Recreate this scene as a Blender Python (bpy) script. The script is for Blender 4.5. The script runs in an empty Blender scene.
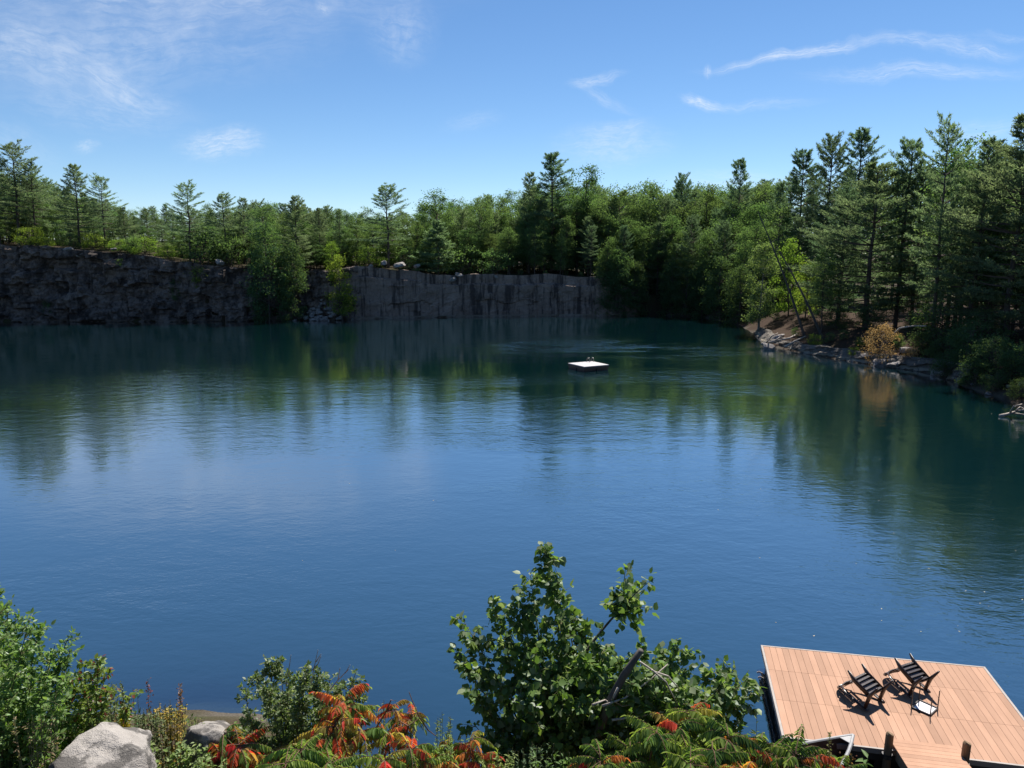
import bpy, math, random
import numpy as np
from mathutils import Vector, Matrix, noise as mn

random.seed(7)
RNG = np.random.default_rng(7)
sc = bpy.context.scene
COL = sc.collection

# ------------------------------------------------------------------ camera
F = 760.0
PITCH = math.radians(9.56)
CAMH = 9.8
cam_d = bpy.data.cameras.new('camera')
cam = bpy.data.objects.new('camera', cam_d)
COL.objects.link(cam)
cam.location = (0, 0, CAMH)
cam.rotation_euler = (math.pi / 2 - PITCH, 0, 0)
cam_d.sensor_width = 36
cam_d.lens = 36 * F / 1024
cam_d.clip_start = 0.05
cam_d.clip_end = 5000
sc.camera = cam


def ray(px, py):
    dx = (px - 512) / F
    dy = -(py - 384) / F
    return np.array([dx, math.cos(PITCH) + dy * math.sin(PITCH), -math.sin(PITCH) + dy * math.cos(PITCH)])


def ground(px, py, z=0.0):
    d = ray(px, py)
    return np.array([0, 0, CAMH]) + d * ((z - CAMH) / d[2])


def at(px, py, Y):
    d = ray(px, py)
    return np.array([0, 0, CAMH]) + d * (Y / d[1])


# ------------------------------------------------------------------ light
SUN_AZ, SUN_EL = math.radians(29), math.radians(56)
sun_dir = Vector((math.sin(SUN_AZ) * math.cos(SUN_EL), math.cos(SUN_AZ) * math.cos(SUN_EL), math.sin(SUN_EL)))
sd_ = bpy.data.lights.new('sun', 'SUN')
sd_.energy = 4.4
sd_.angle = math.radians(0.53)
sd_.color = (1.0, 0.95, 0.87)
sun = bpy.data.objects.new('sun', sd_)
COL.objects.link(sun)
sun.rotation_euler = (-sun_dir).to_track_quat('-Z', 'Y').to_euler()

sc.view_settings.view_transform = 'Standard'
sc.view_settings.look = 'None'
sc.view_settings.exposure = 1.0
sc.view_settings.gamma = 1.0
sc.render.engine = 'CYCLES'
sc.cycles.max_bounces = 8
sc.cycles.transparent_max_bounces = 8
sc.cycles.caustics_reflective = False
sc.cycles.caustics_refractive = False
sc.cycles.sample_clamp_indirect = 6.0
sc.cycles.use_denoising = True
sc.cycles.use_adaptive_sampling = False


# ------------------------------------------------------------------ node helpers
class NT:
    def __init__(self, tree):
        self.t = tree

    def n(self, typ, **kw):
        nd = self.t.nodes.new(typ)
        ins = kw.pop('ins', {})
        for k, v in kw.items():
            setattr(nd, k, v)
        for k, v in ins.items():
            self.set(nd, k, v)
        return nd

    def set(self, nd, k, v):
        s = nd.inputs[k]
        if hasattr(v, 'outputs'):
            v = v.outputs[0]
        if isinstance(v, bpy.types.NodeSocket):
            self.t.links.new(v, s)
        else:
            if isinstance(v, (tuple, list)) and s.type == 'RGBA' and len(v) == 3:
                v = (*v, 1)
            s.default_value = v

    def math(self, op, a, b=None, c=None, clamp=False):
        nd = self.n('ShaderNodeMath', operation=op)
        nd.use_clamp = clamp
        self.set(nd, 0, a)
        if b is not None:
            self.set(nd, 1, b)
        if c is not None:
            self.set(nd, 2, c)
        return nd.outputs[0]

    def mix(self, f, a, b, blend='MIX'):
        nd = self.n('ShaderNodeMix', data_type='RGBA', blend_type=blend)
        self.set(nd, 0, f)
        self.set(nd, 6, a)
        self.set(nd, 7, b)
        return nd.outputs[2]

    def ramp(self, f, stops, interp='LINEAR'):
        nd = self.n('ShaderNodeValToRGB')
        cr = nd.color_ramp
        cr.interpolation = interp
        while len(cr.elements) < len(stops):
            cr.elements.new(0.5)
        for e, (p, c) in zip(cr.elements, stops):
            e.position = p
            e.color = (*c, 1) if isinstance(c, (tuple, list)) else (c, c, c, 1)
        self.set(nd, 0, f)
        return nd.outputs[0]

    def noise(self, vec, scale, detail=4, rough=0.55, dist=0.0, out=0):
        nd = self.n('ShaderNodeTexNoise')
        if vec is not None:
            self.set(nd, 'Vector', vec)
        self.set(nd, 'Scale', scale)
        self.set(nd, 'Detail', detail)
        self.set(nd, 'Roughness', rough)
        self.set(nd, 'Distortion', dist)
        return nd.outputs[out]

    def mapping(self, vec, loc=(0, 0, 0), rot=(0, 0, 0), scale=(1, 1, 1)):
        nd = self.n('ShaderNodeMapping')
        self.set(nd, 'Vector', vec)
        nd.inputs['Location'].default_value = loc
        nd.inputs['Rotation'].default_value = rot
        nd.inputs['Scale'].default_value = scale
        return nd.outputs[0]

    def mrange(self, v, a, b, c=0.0, d=1.0, smooth=True):
        nd = self.n('ShaderNodeMapRange', interpolation_type='SMOOTHSTEP' if smooth else 'LINEAR')
        for i, x in enumerate((v, a, b, c, d)):
            self.set(nd, i, x)
        return nd.outputs[0]


def new_mat(name):
    m = bpy.data.materials.new(name)
    m.use_nodes = True
    m.node_tree.nodes.clear()
    nt = NT(m.node_tree)
    out = nt.n('ShaderNodeOutputMaterial')
    return m, nt, out


def geo_pos(nt):
    return nt.n('ShaderNodeNewGeometry').outputs['Position']


def obj_co(nt):
    return nt.n('ShaderNodeTexCoord').outputs['Object']


def principled(nt, out, color, rough=0.7, spec=0.3, normal=None, metallic=0.0):
    b = nt.n('ShaderNodeBsdfPrincipled')
    nt.set(b, 'Base Color', color)
    nt.set(b, 'Roughness', rough)
    nt.set(b, 'Specular IOR Level', spec)
    nt.set(b, 'Metallic', metallic)
    if normal is not None:
        nt.set(b, 'Normal', normal)
    nt.t.links.new(b.outputs[0], out.inputs[0])
    return b


def bump(nt, h, strength=0.5, dist=0.05):
    b = nt.n('ShaderNodeBump')
    nt.set(b, 'Height', h)
    nt.set(b, 'Strength', strength)
    nt.set(b, 'Distance', dist)
    return b.outputs[0]


# ------------------------------------------------------------------ world
SKY_STRENGTH = 0.064
w = bpy.data.worlds.new('World')
sc.world = w
w.use_nodes = True
w.node_tree.nodes.clear()
wt = NT(w.node_tree)
wo = wt.n('ShaderNodeOutputWorld')
sky = wt.n('ShaderNodeTexSky', sky_type='NISHITA')
sky.sun_disc = False
sky.sun_elevation = SUN_EL
sky.sun_rotation = SUN_AZ
sky.altitude = 1800
sky.air_density = 1.0
sky.dust_density = 0.02
sky.ozone_density = 3.4
tc = wt.n('ShaderNodeTexCoord').outputs['Generated']
sep = wt.n('ShaderNodeSeparateXYZ', ins={0: tc})
yy = wt.math('MAXIMUM', sep.outputs[1], 0.02)
gu = wt.math('DIVIDE', sep.outputs[0], yy)
gv = wt.math('DIVIDE', sep.outputs[2], yy)
gvec = wt.n('ShaderNodeCombineXYZ', ins={0: gu, 1: gv, 2: 0.0}).outputs[0]
warp = wt.noise(gvec, 7.0, 5, 0.6, out=1)
wv = wt.n('ShaderNodeVectorMath', operation='SUBTRACT', ins={0: warp, 1: (0.5, 0.5, 0.5)}).outputs[0]
wv = wt.n('ShaderNodeVectorMath', operation='SCALE', ins={0: wv, 3: 0.055}).outputs[0]
gw = wt.n('ShaderNodeVectorMath', operation='ADD', ins={0: gvec, 1: wv}).outputs[0]
# cirrus streaks: (direction of one end, of the other, half thickness, opacity)
STREAKS = [((715, 68), (880, 42), 7, 0.62), ((712, 60), (712, 76), 6, 0.45), ((850, 44), (985, 38), 8, 0.30),
           ((820, 76), (1024, 70), 10, 0.42), ((930, 46), (1024, 50), 9, 0.35),
           ((680, 98), (722, 106), 8, 0.75), ((700, 106), (815, 104), 6, 0.22),
           ((568, 82), (618, 74), 7, 0.45), ((575, 80), (630, 116), 7, 0.22),
           ((560, 148), (665, 146), 24, 0.34), ((590, 132), (640, 130), 10, 0.25), ((180, 146), (262, 142), 16, 0.55),
           ((72, 144), (104, 143), 8, 0.30), ((60, 60), (180, 110), 20, 0.36), ((-60, 30), (120, 75), 45, 0.34),
           ((-80, -20), (420, -10), 45, 0.36), ((370, 20), (430, 40), 40, 0.24), ((660, 182), (800, 180), 14, 0.22),
           ((445, 130), (500, 120), 12, 0.14), ((-40, 50), (330, 30), 60, 0.26), ((0, 95), (190, 120), 26, 0.2), ((310, 2), (330, 8), 6, 0.35), ((930, 140), (1040, 128), 16, 0.22), ((-20, 120), (60, 160), 20, 0.12), ((980, 32), (1040, 30), 6, 0.2)]


def guv(px, py):
    d = ray(px, py)
    return d[0] / d[1], d[2] / d[1]


mask = None
for (a, b, th, op) in STREAKS:
    ua, ub = guv(*a), guv(*b)
    cx, cy = (ua[0] + ub[0]) / 2, (ua[1] + ub[1]) / 2
    L = max(math.hypot(ub[0] - ua[0], ub[1] - ua[1]) / 2, 0.004)
    ang = math.atan2(ub[1] - ua[1], ub[0] - ua[0])
    t_ = th / F
    mp = wt.n('ShaderNodeMapping', vector_type='TEXTURE')
    wt.set(mp, 'Vector', gw)
    mp.inputs['Location'].default_value = (cx, cy, 0)
    mp.inputs['Rotation'].default_value = (0, 0, ang)
    mp.inputs['Scale'].default_value = (L * 1.25, t_, 1)
    ln = wt.n('ShaderNodeVectorMath', operation='LENGTH', ins={0: mp.outputs[0]}).outputs['Value']
    fall = wt.mrange(ln, 1.15, 0.0, 0.0, 1.0)
    nz = wt.noise(wt.mapping(mp.outputs[0], loc=(a[0] * 0.37, a[1] * 0.11, 0), scale=(1.6 + L * 12, 1.3, 1)), 1.7, 5, 0.62)
    fb = wt.noise(wt.mapping(mp.outputs[0], loc=(a[1] * 0.21, a[0] * 0.17, 0), rot=(0, 0, 0.12), scale=(1.0 + L * 6, 4.2, 1)), 1.6, 6, 0.7, 0.6)
    nz = wt.math('MULTIPLY', wt.mrange(nz, 0.28, 0.7, 0.3, 1.0), wt.mrange(fb, 0.32, 0.62, 0.35, 1.15))
    v = wt.math('MULTIPLY', wt.math('MULTIPLY', fall, nz), op * 0.88)
    mask = v if mask is None else wt.math('SUBTRACT', wt.math('ADD', mask, v), wt.math('MULTIPLY', mask, v))
front = wt.math('GREATER_THAN', sep.outputs[1], 0.05)
mask = wt.math('MULTIPLY', mask, front)
hsv = wt.n('ShaderNodeHueSaturation', ins={'Saturation': 1.13, 'Color': sky.outputs[0]})
bgc = wt.mix(mask, hsv.outputs[0], (7.6, 8.0, 8.5))
bg = wt.n('ShaderNodeBackground', ins={0: bgc, 1: SKY_STRENGTH})
w.node_tree.links.new(bg.outputs[0], wo.inputs[0])


# ------------------------------------------------------------------ object helpers
def tag(o, label=None, cat=None, group=None, kind=None):
    if label:
        o['label'] = label
    if cat:
        o['category'] = cat
    if group:
        o['group'] = group
    if kind:
        o['kind'] = kind
    return o


def thing(name, label, cat, loc=(0, 0, 0), group=None):
    o = bpy.data.objects.new(name, None)
    o.empty_display_size = 0.2
    COL.objects.link(o)
    o.location = [float(v) for v in loc]
    return tag(o, label, cat, group)


class MB:
    """collects polygons (and a colour per vertex); build() links ONE mesh object"""

    def __init__(self):
        self.v, self.f, self.c, self.n = [], [], [], 0

    def add(self, verts, faces, col=(1, 1, 1)):
        verts = np.asarray(verts, float).reshape(-1, 3)
        faces = [list(f) for f in faces]
        self.v.append(verts)
        self.f.append([[i + self.n for i in f] for f in faces])
        c = np.asarray(col, float)
        self.c.append(np.broadcast_to(c, (len(verts), 3)) if c.ndim == 1 else c)
        self.n += len(verts)

    def box(self, x0, x1, y0, y1, z0, z1, M=None, col=(1, 1, 1)):
        v = np.array([[x, y, z] for z in (z0, z1) for y in (y0, y1) for x in (x0, x1)], float)
        if M is not None:
            v = np.array([M @ Vector(p) for p in v])
        self.add(v, [(0, 2, 3, 1), (4, 5, 7, 6), (0, 1, 5, 4), (2, 6, 7, 3), (0, 4, 6, 2), (1, 3, 7, 5)], col)

    def tube(self, pts, rad, sides=6, col=(1, 1, 1), cap=True, flat=(1, 1)):
        pts = np.asarray(pts, float)
        k = len(pts)
        rad = np.broadcast_to(np.asarray(rad, float), (k,))
        tan = np.gradient(pts, axis=0)
        tan /= np.linalg.norm(tan, axis=1)[:, None] + 1e-9
        ref = np.array([0, 0, 1.0]) if abs(tan[0][2]) < 0.9 else np.array([1.0, 0, 0])
        vs = []
        for i in range(k):
            s = np.cross(tan[i], ref)
            s /= np.linalg.norm(s) + 1e-9
            u = np.cross(s, tan[i])
            for j in range(sides):
                a = 2 * math.pi * j / sides
                vs.append(pts[i] + rad[i] * (math.cos(a) * s * flat[0] + math.sin(a) * u * flat[1]))
        fs = []
        for i in range(k - 1):
            for j in range(sides):
                j2 = (j + 1) % sides
                fs.append((i * sides + j, i * sides + j2, (i + 1) * sides + j2, (i + 1) * sides + j))
        if cap:
            fs.append(tuple(range(sides))[::-1])
            fs.append(tuple((k - 1) * sides + j for j in range(sides)))
        self.add(vs, fs, col)

    def build(self, name, mat, parent=None, origin=(0, 0, 0), smooth=False):
        v = np.concatenate(self.v) - np.asarray(origin, float)
        f = [p for q in self.f for p in q]
        me = bpy.data.meshes.new(name)
        me.from_pydata(v.tolist(), [], f)
        c = np.concatenate(self.c)
        at_ = me.color_attributes.new('col', 'FLOAT_COLOR', 'POINT')
        at_.data.foreach_set('color', np.concatenate([c, np.ones((len(c), 1))], 1).astype(np.float32).ravel())
        if smooth:
            me.shade_smooth()
        return link(name, me, mat, parent)


def link(name, me, mat, parent=None):
    o = bpy.data.objects.new(name, me)
    if mat is not None:
        if me.materials:
            pass
        else:
            me.materials.append(mat)
    COL.objects.link(o)
    if parent is not None:
        o.parent = parent
    return o


# leaf templates: rows of (along, across, up), faces
T_BLADE = (np.array([[0, -.5, 0], [0, .5, 0], [1, 0, 0]]), [(0, 1, 2)])
T_DIAM = (np.array([[0, 0, 0], [.45, .5, .05], [1, 0, 0], [.45, -.5, .05]]), [(0, 3, 2, 1)])
T_LEAF = (np.array([[0, 0, 0], [.22, .42, .07], [.55, .46, .06], [1, 0, -.05], [.55, -.46, .06], [.22, -.42, .07], [.5, 0, 0]]),
          [(0, 6, 2, 1), (6, 3, 2), (0, 5, 4, 6), (6, 4, 3)])
T_LANCE = (np.array([[0, 0, 0], [.3, .5, .12], [.65, .38, .08], [1, 0, -.08], [.65, -.38, .08], [.3, -.5, .12], [.5, 0, 0]]),
           [(0, 6, 2, 1), (6, 3, 2), (0, 5, 4, 6), (6, 4, 3)])


def unit(a):
    return a / (np.linalg.norm(a, axis=-1, keepdims=True) + 1e-9)


class Leaves:
    """many leaf faces in one mesh, built with numpy"""

    def __init__(self, template=T_DIAM):
        self.T, self.F = template
        self.P, self.A, self.N, self.L, self.W, self.C = [], [], [], [], [], []

    def add(self, P, A, N, L, W, C=(1, 1, 1)):
        P = np.asarray(P, float).reshape(-1, 3)
        n = len(P)
        self.P.append(P)
        self.A.append(np.broadcast_to(np.asarray(A, float), (n, 3)))
        self.N.append(np.broadcast_to(np.asarray(N, float), (n, 3)))
        self.L.append(np.broadcast_to(np.asarray(L, float), (n,)))
        self.W.append(np.broadcast_to(np.asarray(W, float), (n,)))
        self.C.append(np.broadcast_to(np.asarray(C, float), (n, 3)))

    def build(self, name, mat, parent=None, origin=(0, 0, 0), mesh_only=False):
        P = np.concatenate(self.P) - np.asarray(origin, float)
        A = unit(np.concatenate(self.A))
        N = np.concatenate(self.N)
        S = unit(np.cross(N, A))
        N = np.cross(A, S)
        L, W, C = np.concatenate(self.L), np.concatenate(self.W), np.concatenate(self.C)
        n, k = len(P), len(self.T)
        V = (P[:, None] + A[:, None] * (self.T[None, :, 0:1] * L[:, None, None])
             + S[:, None] * (self.T[None, :, 1:2] * W[:, None, None])
             + N[:, None] * (self.T[None, :, 2:3] * L[:, None, None])).reshape(-1, 3)
        loops, starts, pos = [], [], 0
        for f in self.F:
            loops += list(f)
            starts.append(pos)
            pos += len(f)
        li = (np.arange(n)[:, None] * k + np.array(loops)[None]).ravel()
        ls = (np.arange(n)[:, None] * pos + np.array(starts)[None]).ravel()
        me = bpy.data.meshes.new(name)
        me.vertices.add(len(V))
        me.vertices.foreach_set('co', V.astype(np.float32).ravel())
        me.loops.add(len(li))
        me.loops.foreach_set('vertex_index', li.astype(np.int32))
        me.polygons.add(len(ls))
        me.polygons.foreach_set('loop_start', ls.astype(np.int32))
        me.update(calc_edges=True)
        at_ = me.color_attributes.new('col', 'FLOAT_COLOR', 'POINT')
        CC = np.repeat(np.concatenate([C, np.ones((n, 1))], 1), k, axis=0)
        at_.data.foreach_set('color', CC.astype(np.float32).ravel())
        if mesh_only:
            me.materials.append(mat)
            return me
        return link(name, me, mat, parent)


# ------------------------------------------------------------------ materials
def foliage_mat(name, c1, c2, transl=0.35, gloss=0.06, rough=0.45, obj_var=0.18, tcol=(1.25, 1.35, 0.55)):
    """leaf material: colour varies leaf by leaf and plant by plant, light shines through"""
    m, nt, out = new_mat(name)
    g = nt.n('ShaderNodeNewGeometry')
    oi = nt.n('ShaderNodeObjectInfo')
    col = nt.mix(g.outputs['Random Per Island'], c1, c2)
    vc = nt.n('ShaderNodeVertexColor', layer_name='col')
    col = nt.mix(1.0, col, vc.outputs[0], 'MULTIPLY')
    hs = nt.n('ShaderNodeHueSaturation', ins={'Color': col})
    nt.set(hs, 'Hue', nt.mrange(oi.outputs['Random'], 0, 1, 0.5 - 0.022 * obj_var / .18, 0.5 + 0.018 * obj_var / .18, smooth=False))
    nt.set(hs, 'Value', nt.mrange(nt.math('FRACT', nt.math('MULTIPLY', oi.outputs['Random'], 7.31)), 0, 1, 1 - obj_var, 1 + obj_var, smooth=False))
    col = hs.outputs[0]
    d = nt.n('ShaderNodeBsdfDiffuse', ins={0: col})
    t = nt.n('ShaderNodeBsdfTranslucent', ins={0: nt.mix(1.0, col, tcol, 'MULTIPLY')})
    mx = nt.n('ShaderNodeMixShader', ins={0: transl, 1: d.outputs[0], 2: t.outputs[0]})
    gl = nt.n('ShaderNodeBsdfGlossy', ins={0: (0.9, 0.95, 1.0), 1: rough})
    fr = nt.n('ShaderNodeFresnel', ins={0: 1.4})
    mx2 = nt.n('ShaderNodeMixShader', ins={0: nt.math('ADD', gloss * .5, nt.math('MULTIPLY', fr.outputs[0], gloss)), 1: mx.outputs[0], 2: gl.outputs[0]})
    nt.t.links.new(mx2.outputs[0], out.inputs[0])
    return m


def bark_mat(name, c1, c2, scale=3.0):
    m, nt, out = new_mat(name)
    p = obj_co(nt)
    nz = nt.noise(nt.mapping(p, scale=(1, 1, 0.25)), scale * 3, 5, 0.65)
    col = nt.ramp(nz, [(0.3, c1), (0.7, c2)])
    principled(nt, out, col, 0.9, 0.15, bump(nt, nz, 0.6, 0.02))
    return m


def rock_mat(name, c1, c2, stain=(0.02, 0.02, 0.022), scale=1.0, stain_lo=0.5, stain_hi=0.72, streak=(1, 1, 1), band=None, crack=0.4, cracks=0.7):
    m, nt, out = new_mat(name)
    p = geo_pos(nt)
    big = nt.noise(p, 0.35 * scale, 5, 0.6)
    fine = nt.noise(p, 3.0 * scale, 6, 0.7)
    grain = nt.noise(p, 40 * scale, 2, 0.6)
    col = nt.ramp(nt.math('ADD', nt.math('MULTIPLY', big, 0.6), nt.math('MULTIPLY', fine, 0.4)), [(0.32, c1), (0.66, c2)])
    st = nt.noise(nt.mapping(p, scale=streak), 0.8 * scale, 6, 0.65)
    col = nt.mix(nt.mrange(st, stain_lo, stain_hi, 0, 0.85), col, stain)
    col = nt.mix(nt.math('MULTIPLY', nt.mrange(grain, 0.35, 0.7), 0.25), col, (0.5, 0.48, 0.46), 'OVERLAY')
    if band:
        z = nt.n('ShaderNodeSeparateXYZ', ins={0: p}).outputs[2]
        zz = nt.math('ADD', z, nt.math('MULTIPLY', nt.math('SUBTRACT', fine, 0.5), 0.35))
        bm = nt.math('MULTIPLY', nt.mrange(zz, 0.02, 0.10), nt.mrange(zz, 0.42, 0.28))
        col = nt.mix(nt.math('MULTIPLY', bm, 0.8), col, band)
    vo = nt.n('ShaderNodeTexVoronoi', feature='DISTANCE_TO_EDGE', ins={'Vector': nt.mapping(nt.n('ShaderNodeVectorMath', operation='ADD', ins={0: p, 1: nt.n('ShaderNodeVectorMath', operation='SCALE', ins={0: nt.noise(p, 0.7 * scale, 4, 0.6, out=1), 3: 1.1}).outputs[0]}).outputs[0], scale=(0.42, 0.42, 0.75)), 'Scale': scale}).outputs['Distance']
    ck = nt.math('MULTIPLY', nt.mrange(vo, 0.035, 0.0), cracks)
    col = nt.mix(ck, col, stain)
    h = nt.math('SUBTRACT', nt.math('ADD', nt.math('MULTIPLY', fine, 0.6), nt.math('MULTIPLY', grain, 0.15)), nt.math('MULTIPLY', ck, 0.5))
    principled(nt, out, col, 0.88, 0.2, bump(nt, h, 0.7, crack))
    return m


M = {}
M['pine'] = foliage_mat('pine_needles', (0.125, 0.184, 0.112), (0.22, 0.275, 0.162), 0.54, 0.0, 0.5, tcol=(1.15, 1.25, 0.8))
M['pine_dark'] = foliage_mat('dark_pine_needles', (0.11, 0.168, 0.108), (0.195, 0.255, 0.155), 0.50, 0.0, 0.5, tcol=(1.1, 1.25, 0.8))
M['broad'] = foliage_mat('broad_leaves', (0.092, 0.152, 0.066), (0.165, 0.230, 0.100), 0.52, 0.0, 0.45, tcol=(1.15, 1.3, 0.65))
M['lime'] = foliage_mat('lime_leaves', (0.13, 0.195, 0.045), (0.21, 0.275, 0.070), 0.52, 0.0, 0.45)
M['sage'] = foliage_mat('sage_leaves', (0.12, 0.165, 0.080), (0.18, 0.225, 0.115), 0.48, 0.0, 0.45)
M['gold'] = foliage_mat('gold_leaves', (0.31, 0.24, 0.09), (0.50, 0.41, 0.20), 0.42, 0.0, 0.5, tcol=(1.2, 1.0, 0.7))
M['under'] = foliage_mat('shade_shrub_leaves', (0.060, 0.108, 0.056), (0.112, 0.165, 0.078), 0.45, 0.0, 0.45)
M['leaf'] = foliage_mat('near_leaves', (0.82, 0.85, 0.8), (1.1, 1.08, 1.05), 0.5, 0.028, 0.42, obj_var=0.04)
M['leaf_dull'] = foliage_mat('near_dull_leaves', (0.8, 0.82, 0.8), (1.15, 1.1, 1.05), 0.38, 0.02, 0.5, obj_var=0.04)
M['autumn'] = foliage_mat('sumac_leaves', (0.85, 0.85, 0.85), (1.1, 1.1, 1.1), 0.5, 0.03, 0.45, obj_var=0.03, tcol=(1.2, 1.2, 0.7))
M['bark'] = bark_mat('pine_bark', (0.05, 0.04, 0.034), (0.125, 0.10, 0.085))
M['bark_pale'] = bark_mat('pale_bark', (0.12, 0.11, 0.10), (0.30, 0.28, 0.25))
M['bark_dead'] = bark_mat('dead_bark', (0.05, 0.045, 0.042), (0.14, 0.125, 0.115))
M['wood_pale'] = bark_mat('weathered_wood', (0.26, 0.22, 0.18), (0.5, 0.45, 0.40), 5)
M['stem'] = bark_mat('green_stem', (0.10, 0.11, 0.05), (0.19, 0.18, 0.09), 8)
M['stem_red'] = bark_mat('red_brown_stem', (0.09, 0.05, 0.035), (0.20, 0.12, 0.08), 8)
M['cliff_dark'] = rock_mat('dark_quarry_rock', (0.080, 0.060, 0.052), (0.27, 0.21, 0.175), (0.022, 0.020, 0.020), 1.0, 0.42, 0.62, (1, 1, 0.45), (0.16, 0.12, 0.09), 0.4, 0.45)
M['cliff_pale'] = rock_mat('split_granite', (0.15, 0.108, 0.088), (0.34, 0.255, 0.205), (0.034, 0.03, 0.03), 1.0, 0.48, 0.62, (1.5, 1.5, 0.12), (0.22, 0.18, 0.14), 0.15, 0.22)
M['ledge'] = rock_mat('shore_ledge_rock', (0.085, 0.074, 0.064), (0.20, 0.175, 0.15), (0.03, 0.03, 0.03), 1.4, 0.52, 0.7, (1, 1, 1), (0.30, 0.26, 0.2))
M['rubble'] = rock_mat('rubble_stone', (0.16, 0.145, 0.14), (0.36, 0.33, 0.31), (0.05, 0.05, 0.05), 2.0, 0.6, 0.8, crack=0.1)
M['boulder'] = rock_mat('lichen_granite', (0.20, 0.182, 0.165), (0.38, 0.35, 0.32), (0.075, 0.07, 0.065), 3.0, 0.50, 0.57, (1, 1, 1), None, 0.12, 0.0)


def ground_mat():
    m, nt, out = new_mat('forest_ground')
    p = geo_pos(nt)
    a = nt.noise(p, 0.5, 6, 0.65)
    b = nt.noise(p, 6.0, 5, 0.7)
    col = nt.ramp(a, [(0.3, (0.035, 0.030, 0.020)), (0.5, (0.065, 0.050, 0.032)), (0.7, (0.055, 0.065, 0.025))])
    vc = nt.n('ShaderNodeVertexColor', layer_name='col')
    col = nt.mix(vc.outputs['Alpha'], vc.outputs[0], col)
    sp_ = nt.noise(p, 22.0, 4, 0.75)
    col = nt.mix(nt.mrange(sp_, 0.42, 0.62, 0, 0.75), col, nt.mix(1.0, col, (0.35, 0.34, 0.33), 'MULTIPLY'))
    col = nt.mix(nt.math('MULTIPLY', b, 0.6), col, (0.9, 0.85, 0.8), 'MULTIPLY')
    principled(nt, out, col, 0.95, 0.1, bump(nt, b, 0.6, 0.08))
    return m


M['ground'] = ground_mat()


def water_mat():
    m, nt, out = new_mat('quarry_water')
    p = geo_pos(nt)
    # ripples of three sizes, stronger where the breeze touches the water
    big = nt.noise(nt.mapping(p, rot=(0, 0, 0.25), scale=(0.028, 0.065, 1)), 1.0, 3, 0.5, 0.4)
    breeze = nt.mrange(big, 0.40, 0.66, 0.35, 1.25)
    for (px, py, rx, ry, k) in ((575, 344, 17, 14, 4.0), (690, 350, 14, 14, 2.2), (740, 380, 10, 12, 1.0), (560, 440, 12, 8, 0.9), (250, 345, 20, 6, 1.4)):
        c = ground(px, py)
        mp = nt.n('ShaderNodeMapping', vector_type='TEXTURE')
        nt.set(mp, 'Vector', p)
        mp.inputs['Location'].default_value = (c[0], c[1], 0)
        mp.inputs['Scale'].default_value = (rx, ry, 1e6)
        ln = nt.n('ShaderNodeVectorMath', operation='LENGTH', ins={0: mp.outputs[0]}).outputs['Value']
        nzz = nt.mrange(nt.noise(nt.mapping(p, scale=(.08, .16, 1)), 1.0, 4, 0.6), 0.36, 0.6)
        breeze = nt.math('ADD', breeze, nt.math('MULTIPLY', nt.math('MULTIPLY', nt.mrange(ln, 1.0, 0.25), nzz), k))
    nearr = 0.0022
    for (px, py, rx, ry, k) in ((300, 545, 16, 10, .0052), (930, 520, 12, 13, .0055), (650, 600, 9, 5, .0035), (520, 500, 14, 8, .003), (60, 620, 9, 5, .003)):
        c = ground(px, py)
        mp = nt.n('ShaderNodeMapping', vector_type='TEXTURE')
        nt.set(mp, 'Vector', p)
        mp.inputs['Location'].default_value = (c[0], c[1], 0)
        mp.inputs['Scale'].default_value = (rx, ry, 1e6)
        ln = nt.n('ShaderNodeVectorMath', operation='LENGTH', ins={0: mp.outputs[0]}).outputs['Value']
        nearr = nt.math('ADD', nearr, nt.math('MULTIPLY', nt.math('MULTIPLY', nt.mrange(ln, 1.0, 0.1), nt.mrange(nt.noise(nt.mapping(p, scale=(.12, .25, 1)), 1.0, 3, 0.6), 0.38, 0.56)), k))
    n1 = nt.noise(nt.mapping(p, rot=(0, 0, 0.3), scale=(1.0, 1.7, 1)), 2.6, 3, 0.55, 0.3)
    n2 = nt.noise(nt.mapping(p, rot=(0, 0, -0.2), scale=(1.0, 1.6, 1)), 0.75, 2, 0.5, 0.2)
    n3 = nt.noise(nt.mapping(p, rot=(0, 0, 0.1), scale=(1, 1.5, 1)), 6.5, 3, 0.6)
    h = nt.math('ADD', nt.math('ADD', nt.math('MULTIPLY', n1, 0.0092), nt.math('MULTIPLY', n2, 0.017)), nt.math('MULTIPLY', n3, nearr))
    h = nt.math('MULTIPLY', h, breeze)
    b = nt.n('ShaderNodeBump', ins={'Height': h, 'Strength': 1.0, 'Distance': 1.0})
    nrm = b.outputs[0]
    # body colour of the water; near the banks the bottom shows through
    body = nt.n('ShaderNodeBsdfDiffuse', ins={0: (0.0025, 0.021, 0.026)})
    tr = nt.n('ShaderNodeBsdfTransparent', ins={0: (0.50, 0.62, 0.60)})
    dp = nt.n('ShaderNodeAttribute', attribute_name='depth').outputs['Fac']
    see = nt.math('POWER', 2.718, nt.math('MULTIPLY', dp, -1.15))
    inner = nt.n('ShaderNodeMixShader', ins={0: see, 1: body.outputs[0], 2: tr.outputs[0]})
    gl = nt.n('ShaderNodeBsdfGlossy', ins={0: (1, 1, 1), 1: 0.012, 'Normal': nrm})
    lw = nt.n('ShaderNodeLayerWeight', ins={0: 0.5, 'Normal': nrm})
    fr = nt.math('ADD', 0.16, nt.math('MULTIPLY', nt.math('POWER', lw.outputs['Facing'], 2.0), 0.84), clamp=True)
    mx = nt.n('ShaderNodeMixShader', ins={0: fr, 1: inner.outputs[0], 2: gl.outputs[0]})
    nt.t.links.new(mx.outputs[0], out.inputs[0])
    return m


M['water'] = water_mat()


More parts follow.
